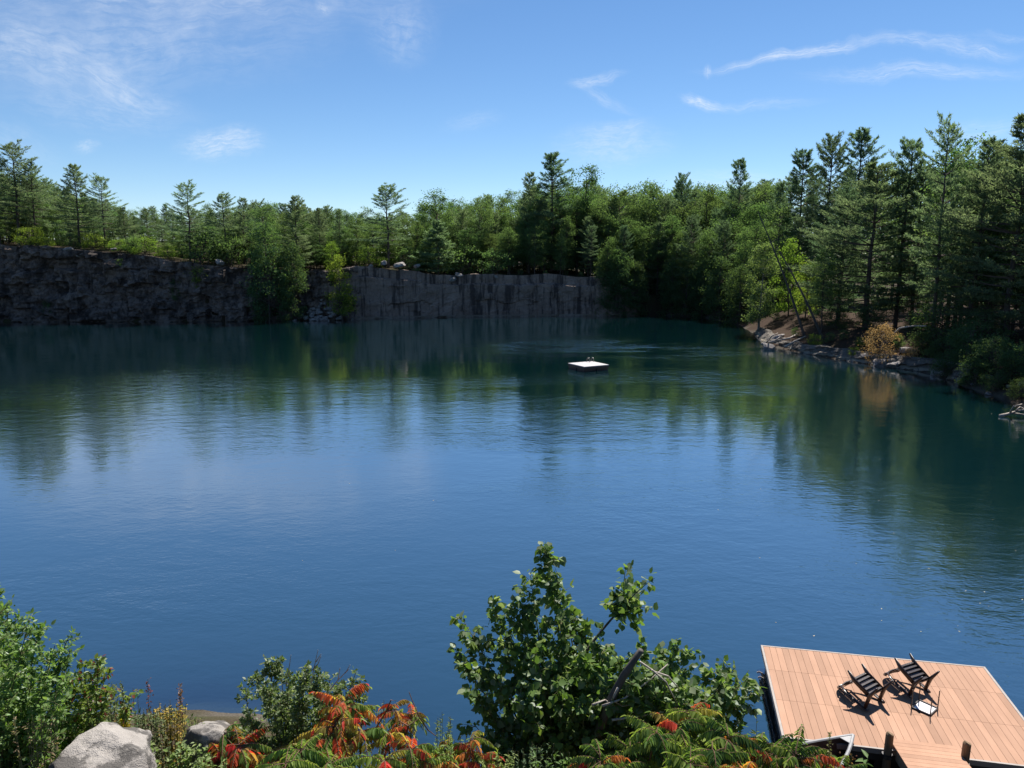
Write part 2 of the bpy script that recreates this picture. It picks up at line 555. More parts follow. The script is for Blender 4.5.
def simple_mat(name, c1, c2, rough=0.6, spec=0.3, scale=6.0, metallic=0.0, bs=0.2, stretch=(1, 1, 1), island=0.0):
    m, nt, out = new_mat(name)
    p = obj_co(nt)
    nz = nt.noise(nt.mapping(p, scale=stretch), scale, 5, 0.65)
    col = nt.ramp(nz, [(0.3, c1), (0.7, c2)])
    if island:
        g = nt.n('ShaderNodeNewGeometry')
        hs = nt.n('ShaderNodeHueSaturation', ins={'Color': col})
        nt.set(hs, 'Value', nt.mrange(g.outputs['Random Per Island'], 0, 1, 1 - island, 1 + island, smooth=False))
        col = hs.outputs[0]
    principled(nt, out, col, rough, spec, bump(nt, nz, bs, 0.01), metallic)
    return m


M['board'] = simple_mat('composite_board', (0.315, 0.178, 0.113), (0.385, 0.222, 0.145), 0.7, 0.2, 3.0, 0, 0.15, (1, 0.3, 1), 0.12)
M['trim'] = simple_mat('pale_edge_trim', (0.24, 0.205, 0.18), (0.33, 0.29, 0.26), 0.5, 0.3)
M['float'] = simple_mat('dark_float', (0.012, 0.012, 0.013), (0.03, 0.03, 0.03), 0.6, 0.3)
M['post'] = simple_mat('treated_post', (0.13, 0.085, 0.05), (0.28, 0.20, 0.13), 0.85, 0.15, 14, 0, 0.5, (1, 1, 0.15))
M['resin'] = simple_mat('dark_brown_resin', (0.020, 0.012, 0.010), (0.036, 0.022, 0.018), 0.34, 0.5)
M['glass_top'] = simple_mat('frosted_table_glass', (0.66, 0.64, 0.66), (0.74, 0.72, 0.74), 0.25, 0.5)
M['metal_dark'] = simple_mat('dark_metal', (0.02, 0.016, 0.015), (0.04, 0.03, 0.028), 0.4, 0.5)
M['raft'] = simple_mat('white_raft_deck', (0.38, 0.36, 0.355), (0.50, 0.475, 0.465), 0.6, 0.3, 4, 0, 0.1, (1, 1, 1), 0.05)
M['rail'] = simple_mat('ladder_metal', (0.12, 0.11, 0.10), (0.22, 0.21, 0.20), 0.35, 0.5, 6, 0.7)
M['hull'] = simple_mat('brown_hull', (0.06, 0.035, 0.025), (0.12, 0.07, 0.045), 0.5, 0.3)
M['gunwale'] = simple_mat('grey_gunwale', (0.17, 0.17, 0.175), (0.25, 0.25, 0.255), 0.4, 0.4)
M['speck'] = simple_mat('pale_leaf', (0.26, 0.23, 0.16), (0.40, 0.36, 0.28), 0.6, 0.2)

# ------------------------------------------------------------------ shoreline and terrain
S0 = []          # (x, y, bank height, run, type)


def sp(px, py, toppy=None, H=None, W=1.2, t='cliff'):
    g = ground(px, py)
    if toppy is not None:
        H = at(px, toppy, g[1] + 0.8)[2]
    S0.append((g[0], g[1], H, W, t))


S0.append((-150, 112, 11.5, 1.2, 'cliff'))
S0.append((-100, 113, 11.8, 1.2, 'cliff'))
sp(-60, 322, 244)
sp(0, 322, 245)
sp(60, 322, 247)
sp(130, 322, 253)
sp(200, 322, 264)
sp(275, 321, 269)
sp(300, 320, 272)
sp(330, 320, 270)
sp(360, 319, 267)
sp(420, 318, 270)
sp(460, 317, 277)
sp(500, 317, 275)
sp(560, 316, 275)
sp(606, 316, 279)
sp(640, 315.5, H=4.2, W=4)
sp(662, 315, H=3.2, W=6, t='bank')
sp(700, 317, H=3.5, W=7, t='bank')
sp(735, 323, H=2.6, W=9, t='bank')
sp(752, 333, H=2.2, W=8, t='bank')
sp(764, 345, H=1.7, W=7, t='ledge')
sp(800, 353, H=2.0, W=8, t='ledge')
sp(850, 362, H=2.5, W=10, t='ledge')
sp(925, 373, H=2.8, W=11, t='ledge')
sp(960, 385, H=4.0, W=9, t='bank')
sp(1000, 398, H=4.2, W=9, t='bank')
sp(1024, 408, H=4.4, W=9, t='bank')
for x, y in ((35, 40), (33, 29), (29, 21), (22, 15.5), (13, 11.6), (9.5, 10.9), (6.5, 11.2), (4, 12.0), (2, 12.2), (-2.2, 12.4), (-4.2, 14.2),
             (-5.5, 15.1), (-9, 15.0), (-14, 15), (-25, 17), (-50, 18), (-110, 26), (-150, 28)):
    S0.append((x, y, 9.5, 16.0, 'near'))
SH = np.array([[a[0], a[1]] for a in S0])
SHH = np.array([a[2] for a in S0])
SHW = np.array([a[3] for a in S0])
SHT = [a[4] for a in S0]
NS = len(S0)


def shore(P):
    """signed distance to the shoreline (positive on land), bank height and run at the closest point, its segment"""
    P = np.asarray(P, float).reshape(-1, 2)
    best = np.full(len(P), 1e9)
    Hh = np.zeros(len(P))
    Ww = np.zeros(len(P))
    seg = np.zeros(len(P), int)
    inside = np.zeros(len(P), bool)
    for i in range(NS):
        j = (i + 1) % NS
        a, b = SH[i], SH[j]
        ab = b - a
        t = np.clip(((P - a) @ ab) / (ab @ ab), 0, 1)
        d = np.linalg.norm(P - a - t[:, None] * ab, axis=1)
        m = d < best
        best[m] = d[m]
        Hh[m] = SHH[i] + (SHH[j] - SHH[i]) * t[m]
        Ww[m] = SHW[i] + (SHW[j] - SHW[i]) * t[m]
        seg[m] = i
        c = ((a[1] > P[:, 1]) != (b[1] > P[:, 1]))
        xi = (b[0] - a[0]) * (P[:, 1] - a[1]) / (b[1] - a[1] + 1e-12) + a[0]
        inside ^= c & (P[:, 0] < xi)
    return np.where(inside, -best, best), Hh, Ww, seg


def hmap(X, Y):
    shp = np.shape(X)
    P = np.stack([np.ravel(X), np.ravel(Y)], 1)
    s, Hh, Ww, seg = shore(P)
    nz = np.array([mn.noise((p[0] * 0.23, p[1] * 0.23, 3.1)) * 0.35 + mn.noise((p[0] * 0.06, p[1] * 0.06, 9.1)) * 0.5 for p in P])
    near = np.array([SHT[i] == 'near' for i in seg])
    wob = np.array([mn.fractal((p[0] * 0.7, p[1] * 0.7, 1.3), 1.0, 2.0, 4) * 0.35 if abs(q) < 6 else 0 for p, q in zip(P, s)])
    s = s + np.where(near, wob, 0)
    cliff = np.array([SHT[i] == 'cliff' for i in seg])
    u = np.clip((s - np.where(cliff, 0.9, 0.0)) / np.where(cliff, 1.6, Ww), 0, 1)
    prof = np.where(cliff, u * u * (3 - 2 * u), np.sin(u * math.pi / 2))
    land = Hh * prof - np.where(cliff, 0.12, 0) + np.clip(s - 3, 0, 60) * 0.03 + nz * np.clip(s / 4, 0, 1)
    land_near = np.minimum(s * 0.56, 8.1) + nz * 0.5 * np.clip(s / 3, 0, 1)
    land = np.where(near, land_near, land)
    under = np.where(near, -np.minimum(5, 0.12 + np.maximum(0, -s - 0.6) * 0.42 + np.maximum(0, -s) * 0.16), np.where(cliff, -4.0 + 0 * s, -np.minimum(4, -s * 0.9)))
    z = np.where(s > 0, land, under)
    return z.reshape(shp), s.reshape(shp)


def gz(x, y):
    return float(hmap(np.array([x]), np.array([y]))[0][0])


def axis(lo, hi, step, ext):
    a = list(np.arange(lo, hi + 1e-6, step))
    d, v = step, lo
    left = []
    while v > -ext:
        d *= 1.35
        v -= d
        left.append(v)
    d, v = step, hi
    right = []
    while v < ext:
        d *= 1.35
        v += d
        right.append(v)
    return np.array(left[::-1] + a + right)


gx, gy = axis(-100, 60, 0.8, 1500), axis(-6, 140, 0.8, 1500)
GX, GY = np.meshgrid(gx, gy)
GZ, GS = hmap(GX, GY)
nx, ny = len(gx), len(gy)
idx = np.arange(nx * ny).reshape(ny, nx)
quads = np.stack([idx[:-1, :-1], idx[:-1, 1:], idx[1:, 1:], idx[1:, :-1]], -1).reshape(-1, 4)
me = bpy.data.meshes.new('ground')
me.from_pydata(np.stack([GX, GY, GZ], -1).reshape(-1, 3).tolist(), [], quads.tolist())
ca = me.color_attributes.new('col', 'FLOAT_COLOR', 'POINT')
gc = np.zeros((nx * ny, 4))
gc[:] = (0.06, 0.05, 0.03, 1.0)
fs = GS.ravel()
right_bank = (GX.ravel() > 20) & (GY.ravel() > 25) & (GY.ravel() < 110) & (fs > 0)
gc[right_bank] = (0.055, 0.030, 0.021, 0.3)           # fallen pine needles
und = fs <= 0.3
gc[und] = (0.105, 0.092, 0.074, 0.0)                  # bare stone of the bottom
ca.data.foreach_set('color', gc.astype(np.float32).ravel())
me.shade_smooth()
tag(link('ground', me, M['ground']), kind='structure')

# water sheet with the depth under it
wx, wy = axis(-40, 40, 0.5, 170), np.array(list(np.arange(8, 22, 0.4)) + list(np.arange(22, 140, 1.5)))
wx = wx[(wx > -160) & (wx < 75)]
WX, WY = np.meshgrid(wx, wy)
WZ, WS = hmap(WX, WY)
nx, ny = len(wx), len(wy)
idx = np.arange(nx * ny).reshape(ny, nx)
quads = np.stack([idx[:-1, :-1], idx[:-1, 1:], idx[1:, 1:], idx[1:, :-1]], -1).reshape(-1, 4)
me = bpy.data.meshes.new('water')
me.from_pydata(np.stack([WX, WY, np.zeros_like(WX)], -1).reshape(-1, 3).tolist(), [], quads.tolist())
da = me.attributes.new('depth', 'FLOAT', 'POINT')
da.data.foreach_set('value', np.maximum(0, -WZ).astype(np.float32).ravel())
me.shade_smooth()
tag(link('water', me, M['water']), kind='structure')


# ------------------------------------------------------------------ cliffs and rock ledge
def resample(i0, i1, step):
    out = []
    for i in range(i0, i1):
        a, b = SH[i], SH[i + 1]
        L = np.linalg.norm(b - a)
        k = max(1, int(round(L / step)))
        for j in range(k):
            t = j / k
            ab = (b - a) / L
            out.append((*(a + (b - a) * t), SHH[i] + (SHH[i + 1] - SHH[i]) * t, -ab[1], ab[0]))
    a, b = SH[i1 - 1], SH[i1]
    ab = (b - a) / np.linalg.norm(b - a)
    out.append((*SH[i1], SHH[i1], -ab[1], ab[0]))
    out = np.array(out)
    nrm = out[:, 3:5].copy()
    for _ in range(12):
        nrm[1:-1] = (nrm[:-2] + nrm[1:-1] * 2 + nrm[2:]) / 4
    out[:, 3:5] = unit(nrm)
    return out


def cell(a, b, seed):
    h = math.sin(a * 127.1 + b * 311.7 + seed * 74.7) * 43758.5453
    return h - math.floor(h)


def rock_face(name, i0, i1, rows, step, amp, bw, bh, mat, low=-1.2, setback=0.6, lip=3.2, topn=0.5, ledge=None, Hfac=1.0):
    pts = resample(i0, i1, step)
    vs, nr = [], rows + 4
    arc = 0.0
    for q, (x, y, Hc, nxn, nyn) in enumerate(pts):
        arc = q * step
        Ht = Hc * Hfac + topn * mn.noise((arc * 0.16, 0, 1.7)) + topn * 0.5 * (cell(math.floor(arc / (bw * 0.8)), 3, 9) - 0.5)
        for r in range(nr):
            if r < rows:
                v = r / (rows - 1)
                z = low + (Ht - low) * v
                wob = mn.noise((arc * 0.5, z * 0.5, 4.4)) * 0.6
                row = math.floor((z + wob) / bh)
                colm = math.floor((arc + wob + cell(row, 0, 5) * bw) / (bw * (0.6 + 0.8 * cell(row, 2, 3))))
                d = (cell(colm, row, 1) - 0.5) * amp + mn.fractal((arc * 0.55, z * 0.55, 2.2), 1.0, 2.0, 4) * amp * 0.5
                w2 = mn.noise((arc * 1.1, z * 1.1, 8.8)) * 0.3
                r2 = math.floor((z + w2) / (bh * 0.38))
                d += (cell(math.floor((arc + w2) / (bw * 0.36) + cell(r2, 1, 6)), r2, 11) - 0.5) * amp * 0.45
                d += setback * max(v, 0) ** 1.5
                if ledge and z > Ht - ledge[0]:
                    d += ledge[1] * (0.5 + cell(math.floor(arc / 2.3), 1, 8))
                zz = z
            else:
                e = (r - rows + 1) / 4
                d = setback + lip * e + (ledge[1] if ledge else 0)
                zz = Ht + 0.08 - 0.45 * e + 0.25 * mn.noise((arc * 0.6, e * 3, 7.7))
            vs.append((x + nxn * d, y + nyn * d, zz))
    fs_ = []
    for q in range(len(pts) - 1):
        for r in range(nr - 1):
            a = q * nr + r
            fs_.append((a, a + nr, a + nr + 1, a + 1))
    me = bpy.data.meshes.new(name)
    me.from_pydata(vs, [], fs_)
    return tag(link(name, me, mat), kind='structure')


def sidx(px, py):
    g = ground(px, py)[:2]
    return int(np.argmin(np.linalg.norm(SH - g, axis=1)))


I330, I360, I660, I764, I925 = sidx(330, 320), sidx(360, 319), sidx(640, 315.5), sidx(764, 345), sidx(925, 373)
rock_face('dark_quarry_cliff', 0, I330 + 1, 46, 0.34, 1.5, 3.4, 1.9, M['cliff_dark'], setback=1.1)
rock_face('split_granite_cliff', I330, I660, 40, 0.3, 0.34, 4.5, 2.6, M['cliff_pale'], setback=0.25, ledge=(1.5, 0.55), topn=0.55)
rock_face('shore_ledge', I764 - 1, I925 + 1, 14, 0.35, 0.38, 5.5, 0.46, M['ledge'], low=-0.5, setback=0.9, lip=1.6, topn=0.15, Hfac=0.40)


def sd_hit(px, off):
    """first point along the view direction of pixel column px that lies OFF metres inland"""
    Y = np.arange(32, 260, 0.5)
    X = (px - 512) / F * (Y * math.cos(PITCH) + 6 * math.sin(PITCH))
    s = shore(np.stack([X, Y], 1))[0]
    wet = np.where(s < -1)[0]
    st = wet[-1] if px < 745 else (wet[0] if len(wet) else 0)
    for k in range(st, len(Y)):
        if s[k] >= off and (px >= 745 or k > st):
            return X[k], Y[k]
    return X[-1], Y[-1]


# ------------------------------------------------------------------ tree prototypes (meshes)
def rvec(n, rng):
    return unit(rng.normal(size=(n, 3)))


def pine_proto(seed, H=16.0, bare=0.18, R=3.2, dense=1.0, gap=0.72, shape=0.75, mat='pine', droop=0.0):
    rng = np.random.default_rng(seed)
    tr = MB()
    lv = Leaves(T_BLADE)
    n = 14
    zs = np.linspace(-0.4, H * 0.985, n)
    sway = np.cumsum(rng.normal(size=(n, 2)) * 0.05, axis=0)
    sway -= sway[0]
    tp = np.stack([sway[:, 0], sway[:, 1], zs], 1)
    tr.tube(tp, 0.012 * H * (1 - 0.93 * (zs + .4) / (H + .4)) + 0.02, 7)
    z = H * bare * 0.55
    while z < H * 0.99:
        t = max(0.0, (z - H * bare) / (H * (1 - bare)))
        dead = z < H * bare
        nb = rng.integers(4, 7) if not dead else rng.integers(1, 4)
        a0 = rng.uniform(0, 6.28)
        c = np.array([np.interp(z, zs, sway[:, 0]), np.interp(z, zs, sway[:, 1]), z])
        prof = (1 - t) ** shape * min(1.0, 0.55 + t * 3.0)
        lop = 1 + 0.32 * math.cos(a0 * 0 + z * 0.55 + seed) * 1.0
        if not dead and rng.random() < 0.12 and t < 0.85:
            nb = 2
        for b in range(nb):
            if rng.random() < 0.08:
                continue
            az = a0 + b * 6.28 / nb + rng.normal() * 0.3
            L = R * prof * rng.uniform(0.5, 1.15) * (1 + 0.30 * math.cos(az - seed * 1.7 - z * 0.35)) + 0.30
            if dead:
                L *= 0.5
            el = math.radians(-6 - droop + 52 * t ** 1.6 + rng.normal() * 7)
            d0 = np.array([math.cos(az) * math.cos(el), math.sin(az) * math.cos(el), math.sin(el)])
            tt = np.linspace(0, 1, 5)[:, None]
            pts = c + d0 * tt * L + np.array([0, 0, 1]) * (tt ** 2.2) * L * 0.16
            tr.tube(pts, np.linspace(0.016 * L + 0.012, 0.006, 5), 3, cap=False)
            if dead:
                continue
            side = np.cross(d0, [0, 0, 1])
            side /= np.linalg.norm(side)
            m = int(max(5, L * 5.2 * dense))
            ts = rng.uniform(0.22, 1.0, m) ** 0.8
            pb = c + d0 * ts[:, None] * L + np.array([0, 0, 1]) * (ts[:, None] ** 2.2) * L * 0.16
            sg = np.where(rng.random(m) < 0.5, -1, 1)
            tl = (0.20 + 0.36 * (1 - ts)) * L * rng.uniform(0.5, 1.1, m) + 0.12
            td = unit(d0 * 0.75 + side * sg[:, None] * rng.uniform(0.35, 1.1, (m, 1)) + np.array([0, 0, 1]) * rng.uniform(-0.02, 0.34, (m, 1)))
            k = 5
            for j in range(k):
                q = pb + td * (tl * (j + 0.6 + rng.uniform(-.3, .3, m)) / k)[:, None]
                for _ in range(3):
                    A = unit(td * 0.9 + rng.normal(size=(m, 3)) * 0.55 + np.array([0, 0, 0.22]))
                    lv.add(q + rng.normal(size=(m, 3)) * 0.045, A, rvec(m, rng) + np.array([0, 0, .6]), rng.uniform(0.16, 0.34, m), rng.uniform(0.055, 0.105, m))
        z += gap * rng.uniform(0.75, 1.25) * (1 - 0.45 * t)
    A = np.tile(np.array([[0, 0, 1.0]]), (30, 1)) + rng.normal(size=(30, 3)) * 0.4
    lv.add(np.array([sway[-1, 0], sway[-1, 1], H * 0.97]) + rng.normal(size=(30, 3)) * 0.1, A, rvec(30, rng), 0.3, 0.08)
    return finish_proto(tr, lv, 'bark', mat, H)


def finish_proto(tr, lv, bark, mat, H):
    tm = tr.build('trunk', M[bark])
    me_t = tm.data
    bpy.data.objects.remove(tm)
    me_c = lv.build('crown', M[mat], mesh_only=True)
    return dict(trunk=me_t, crown=me_c, H=H)


def broad_proto(seed, H=11.0, R=3.0, low=0.22, nclump=85, nleaf=105, mat='broad', bark='bark', leaf=(0.13, 0.24), narrow=1.0, clump=0.62, top=0.5, stems=1):
    rng = np.random.default_rng(seed)
    tr = MB()
    lv = Leaves(T_DIAM)
    for s in range(stems):
        off = rng.normal(size=2) * (0.25 if stems > 1 else 0)
        lean = rng.normal(size=2) * 0.04 * H * (1.6 if stems > 1 else 0.6)
        zs = np.linspace(-0.3, H * 0.94, 9)
        u = zs / H
        P = np.stack([off[0] + lean[0] * u + 0.12 * np.sin(u * 5 + seed), off[1] + lean[1] * u + 0.12 * np.cos(u * 4 + seed), zs], 1)
        tr.tube(P, np.linspace(0.014 * H, 0.012, 9), 6)
    nc = 0
    while nc < nclump:
        t = rng.uniform(0, 1)
        z = H * (low + (1 - low) * t)
        env = R * narrow * (max(0.0, 1 - abs((t - top) / (1.02 - top if t > top else top + 0.22)) ** 2.2)) ** 0.6
        if rng.random() > 0.25 + env / R:
            continue
        az = rng.uniform(0, 6.28)
        rr = env * rng.uniform(0.25, 1.0) ** 0.5 * (0.86 + 0.26 * mn.noise((math.cos(az) * 1.3 + seed, math.sin(az) * 1.3, z * 0.35)))
        i = np.argmin(abs(zs - z))
        base = np.array([P[i, 0], P[i, 1], 0])
        c = base + np.array([math.cos(az) * rr, math.sin(az) * rr, z])
        b0 = np.array([np.interp(z - rr * 0.55, zs, P[:, 0]), np.interp(z - rr * 0.55, zs, P[:, 1]), max(H * 0.1, z - rr * 0.55)])
        mid = (b0 + c) / 2 + rng.normal(size=3) * 0.1
        tr.tube([b0, mid, c], [0.03 + 0.008 * rr, 0.02, 0.008], 3, cap=False)
        m = int(nleaf * rng.uniform(0.5, 1.4))
        cs = clump * rng.uniform(0.7, 1.25)
        q = c + rng.normal(size=(m, 3)) * np.array([cs, cs, cs * 0.62]) * 0.62
        out = unit(q - base - np.array([0, 0, z - 0.5]))
        A = unit(rng.normal(size=(m, 3)) + out * 0.5 - np.array([0, 0, 0.25]))
        N = unit(rng.normal(size=(m, 3)) * 0.7 + np.array([0, 0, 0.9]) + out * 0.3)
        L = rng.uniform(*leaf, m)
        lv.add(q, A, N, L, L * rng.uniform(0.5, 0.75, m))
        nc += 1
    return finish_proto(tr, lv, bark, mat, H)


P = {}
P['pine'] = [pine_proto(11, 17, 0.14, 4.3, 1.0, 0.66, 0.62), pine_proto(12, 17, 0.10, 4.6, 1.0, 0.66, 0.58), pine_proto(13, 17, 0.16, 4.0, 1.0, 0.66, 0.66), pine_proto(14, 17, 0.08, 4.5, 1.05, 0.66, 0.6), pine_proto(15, 17, 0.2, 4.4, 1.0, 0.7, 0.45), pine_proto(16, 17, 0.12, 4.8, 1.0, 0.7, 0.5)]
P['open'] = [pine_proto(21, 17, 0.26, 4.3, 0.95, 0.85, 0.5), pine_proto(22, 17, 0.22, 4.0, 0.95, 0.9, 0.46), pine_proto(23, 17, 0.28, 4.4, 0.95, 0.85, 0.42), pine_proto(24, 17, 0.32, 4.6, 1.0, 0.9, 0.38), pine_proto(25, 17, 0.2, 4.2, 1.0, 0.95, 0.42)]
P['dark'] = [pine_proto(31, 17, 0.10, 3.8, 1.0, 0.68, 0.55, 'pine_dark'), pine_proto(32, 17, 0.14, 4.2, 1.0, 0.72, 0.5, 'pine_dark'), pine_proto(33, 17, 0.08, 4.3, 1.0, 0.66, 0.58, 'pine_dark'), pine_proto(34, 17, 0.2, 4.4, 1.0, 0.74, 0.42, 'pine_dark'), pine_proto(35, 17, 0.16, 4.0, 1.0, 0.7, 0.45, 'pine_dark')]
P['cone'] = [pine_proto(41, 9, 0.04, 2.6, 1.5, 0.5, 0.85, 'pine')]
P['broad'] = [broad_proto(51, 12, 3.3), broad_proto(52, 12, 3.0, 0.18, 95), broad_proto(53, 12, 2.7, 0.25, 80)]
P['ash'] = [broad_proto(54, 12, 2.2, 0.12, 95, 100, top=0.45), broad_proto(55, 12, 2.0, 0.15, 90, 100, top=0.4)]
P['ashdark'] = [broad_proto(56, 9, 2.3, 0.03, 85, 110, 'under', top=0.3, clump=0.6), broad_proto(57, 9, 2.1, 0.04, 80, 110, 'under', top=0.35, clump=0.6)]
P['lime'] = [broad_proto(61, 7, 1.9, 0.08, 60, 80, 'lime', top=0.4, clump=0.5), broad_proto(62, 7, 1.6, 0.1, 55, 80, 'lime', top=0.35, clump=0.5)]
P['sage'] = [broad_proto(71, 10, 1.7, 0.12, 75, 110, 'sage', 'bark_pale', top=0.4, clump=0.55)]
P['shrub'] = [broad_proto(81, 2.4, 1.5, 0.05, 34, 60, 'lime', 'bark', (0.09, 0.17), 1, 0.42, 0.4, 3), broad_proto(82, 2.4, 1.3, 0.05, 30, 60, 'broad', 'bark', (0.09, 0.17), 1, 0.42, 0.45, 3)]
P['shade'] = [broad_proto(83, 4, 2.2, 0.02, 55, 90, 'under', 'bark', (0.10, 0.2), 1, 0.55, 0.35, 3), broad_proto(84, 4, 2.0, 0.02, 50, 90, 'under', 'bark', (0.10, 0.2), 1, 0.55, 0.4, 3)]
P['gold'] = [broad_proto(85, 3, 1.7, 0.02, 44, 60, 'gold', 'bark', (0.08, 0.16), 1, 0.42, 0.42, 3)]

trees_n = 0


def plant(kind, x, y, h, wfac, label, cat='tree', group=None, var=None, name=None, rot=None, z=None):
    global trees_n
    pl = P[kind]
    pr = pl[(trees_n if var is None else var) % len(pl)]
    trees_n += 1
    s = h / pr['H']
    nm = name or {'pine': 'pine_tree', 'open': 'pine_tree', 'dark': 'pine_tree', 'cone': 'pine_tree', 'shrub': 'shrub', 'shade': 'shrub', 'gold': 'shrub'}.get(kind, 'broadleaf_tree')
    t = thing(nm, label, cat, (x, y, gz(x, y) - 0.1 if z is None else z), group)
    t.rotation_euler = (0, 0, random.uniform(0, 6.28) if rot is None else rot)
    t.scale = (s * wfac, s * wfac, s)
    tk = link('trunk' if cat == 'tree' else 'stem', pr['trunk'], None, t)
    cr = link('crown' if cat == 'tree' else 'foliage', pr['crown'], None, t)
    return t


def ptree(kind, px, top, off, wfac, label, cat='tree', group=None, var=None, Y=None, **kw):
    """a tree standing OFF metres inland in the view direction of column px, its top at row top"""
    if Y is None:
        x, y = sd_hit(px, max(off, 2.7) if px < 600 else off)
    else:
        y = Y
        x = at(px, 300, Y)[0]
    z = gz(x, y)
    tz = at(px, top, y)[2]
    return plant(kind, x, y, max(1.0, tz - z), wfac, label, cat, group, var, **kw)


# ------------------------------------------------------------------ far clifftop: trees one can tell apart
G1 = 'tall pines along the far clifftop'
for a in (
    ('open', 6, 152, 5, 1.25, 'open tall pine cut by the photo edge above the dark cliff, first of its row', 0),
    ('open', 25, 145, 6, 1.3, 'tallest open-branched pine above the dark cliff near the photo\'s left edge', 1),
    ('open', 43, 165, 7, 1.2, 'ragged pine with long side boughs just right of the tallest left clifftop pine', 2),
    ('pine', 84, 166, 5, 1.25, 'full pointed pine standing alone-topped between the ragged pine and a shorter slim one', 0),
    ('open', 110, 178, 6, 1.15, 'slim shorter pine with bare trunk right of the full pointed clifftop pine', 2),
    ('pine', 130, 207, 7, 1.15, 'low broad pine at the dip in the far skyline, right of the slim one', 1),
    ('open', 193, 184, 4, 1.3, 'umbrella-topped pine with clear dark trunk above the yellow cliff saplings', 1),
    ('open', 228, 195, 6, 1.2, 'thin layered pine right of the umbrella-topped clifftop pine', 0),
    ('pine', 246, 198, 8, 1.15, 'bushy-topped pine touching the thin layered pine, left of the rubble cove trees', 2),
    ('pine', 299, 197, 3, 1.2, 'pointed green pine rising straight above the rubble pile cove', 3),
    ('pine', 321, 209, 9, 0.9, 'small pine top right of the pointed pine over the rubble', 0),
    ('pine', 341, 209, 10, 0.9, 'small pine top between the rubble cove and the wide lone pine', 2),
    ('open', 389, 187, 4, 1.5, 'wide lone pine with see-through top above the split granite face', 0),
    ('dark', 551, 155, 12, 1.25, 'dark bushy pine standing highest over the middle of the far wood', 0),
    ('pine', 530, 173, 12, 0.9, 'paler pine top leaning on the highest dark pine of the middle wood', 1),
    ('dark', 678, 176, 16, 0.75, 'small dark pine tip in the even skyline between middle and right pines', 1),
    ('dark', 735, 162, 15, 0.85, 'dark narrow pine spire above the back of the cove', 2),
):
    ptree(*a[:6], group=G1, var=a[6])
for a in (
    ('broad', 266, 203, 3, 0.95, 'yellow-green broad crown left of the pointed pine over the rubble cove', 0),
    ('broad', 358, 216, 9, 0.9, 'pale round broad crown just left of the wide lone pine', 1),
    ('broad', 437, 192, 10, 1.05, 'big round broad crown behind the dense cone-shaped cliff-edge tree', 1),
    ('broad', 479, 199, 10, 1.0, 'round broad crown right of the big one above the split granite face', 2),
    ('ash', 583, 165, 13, 1.0, 'tall light-green oval crown right of the highest dark pine', 0),
    ('broad', 617, 184, 12, 0.95, 'light broad crown at the centre of the right half of the far wood', 0),
    ('ash', 650, 181, 13, 1.0, 'upright light-green crown left of the small dark pine tip', 1),
    ('ash', 706, 184, 13, 1.0, 'upright light-green crown between the small dark tip and the narrow spire', 0),
    ('broad', 757, 182, 17, 0.9, 'pale broad top right of the dark narrow pine spire', 2),
):
    ptree(*a[:6], group='broadleaf trees of the far wood', var=a[6])
ptree('cone', 439, 221, 0.9, 1.5, 'dense cone-shaped young pine growing at the edge of the split granite face')
# at the foot of the cliff, on the rubble
for a in (('ashdark', 270, 226, 0.3, 0.9, 'dark leafy tree against the cliff left of the rubble pile', 0),
          ('ashdark', 296, 244, 0.2, 0.8, 'dark leafy tree half hiding the rubble pile at the water', 1)):
    x, y = sd_hit(a[1], 0.0)
    plant(a[0], x, y - 1.4, at(a[1], a[2], y - 1.4)[2] + 0.1, a[4], a[5], var=a[6], name='broadleaf_tree', z=-0.1)
x, y = sd_hit(343, 0.0)
plant('lime', x, y - 1.8, at(343, 258, y - 1.8)[2], 1.0, 'yellow-green sapling growing from the rubble at the far waterline', var=1, name='broadleaf_tree', z=0.1)
ptree('lime', 334, 241, 2.0, 1.15, 'bright yellow-green bushy tree on the cliff edge above the rubble', var=0)
x, y = sd_hit(262, 0.0)
plant('shade', x, y - 0.9, 3.2, 0.8, 'low green bush at the waterline left of the grey rubble', 'shrub', var=0, z=-0.1)

# shrubs along the cliff edge
SG = 'sunlit shrubs along the far cliff edge'
for (px, top, off, k, lab) in (
    (37, 226, 2.2, 0, 'bright green shrub under the tallest left clifftop pine'), (51, 236, 2.0, 0, 'flat yellow-green shrub on the cliff edge right of the bright one'),
    (75, 233, 2.5, 1, 'green shrub at the foot of the full pointed clifftop pine'), (101, 233, 2.2, 0, 'yellow-green shrub on the cliff lip left of the widest yellow patch'),
    (122, 238, 2.0, 0, 'wide yellow shrub on the cliff lip above the small cliff-face sapling'), (137, 236, 3.0, 1, 'green shrub right of the wide yellow one on the cliff lip'),
    (152, 236, 2.2, 0, 'upright yellow-green shrub below the dip in the far skyline'), (171, 245, 1.8, 0, 'small yellow shrub on the stepped cliff lip near the umbrella-topped pine'),
    (208, 232, 3.0, 1, 'green leafy shrub right of the umbrella-topped pine trunk'), (232, 238, 3.0, 1, 'green shrub on the cliff lip left of the cove trees'),
    (367, 246, 3.0, 0, 'yellow shrub left of the wide lone pine trunk'), (412, 248, 5.0, 1, 'grey-green shrub behind the pale clifftop blocks'),
    (460, 246, 4.0, 1, 'green shrub right of the cone-shaped young pine'), (497, 250, 3.5, 1, 'dark green shrub at the right end of the bare granite top')):
    ptree('shrub', px, top, off, 1.25, lab, 'shrub', SG, k)
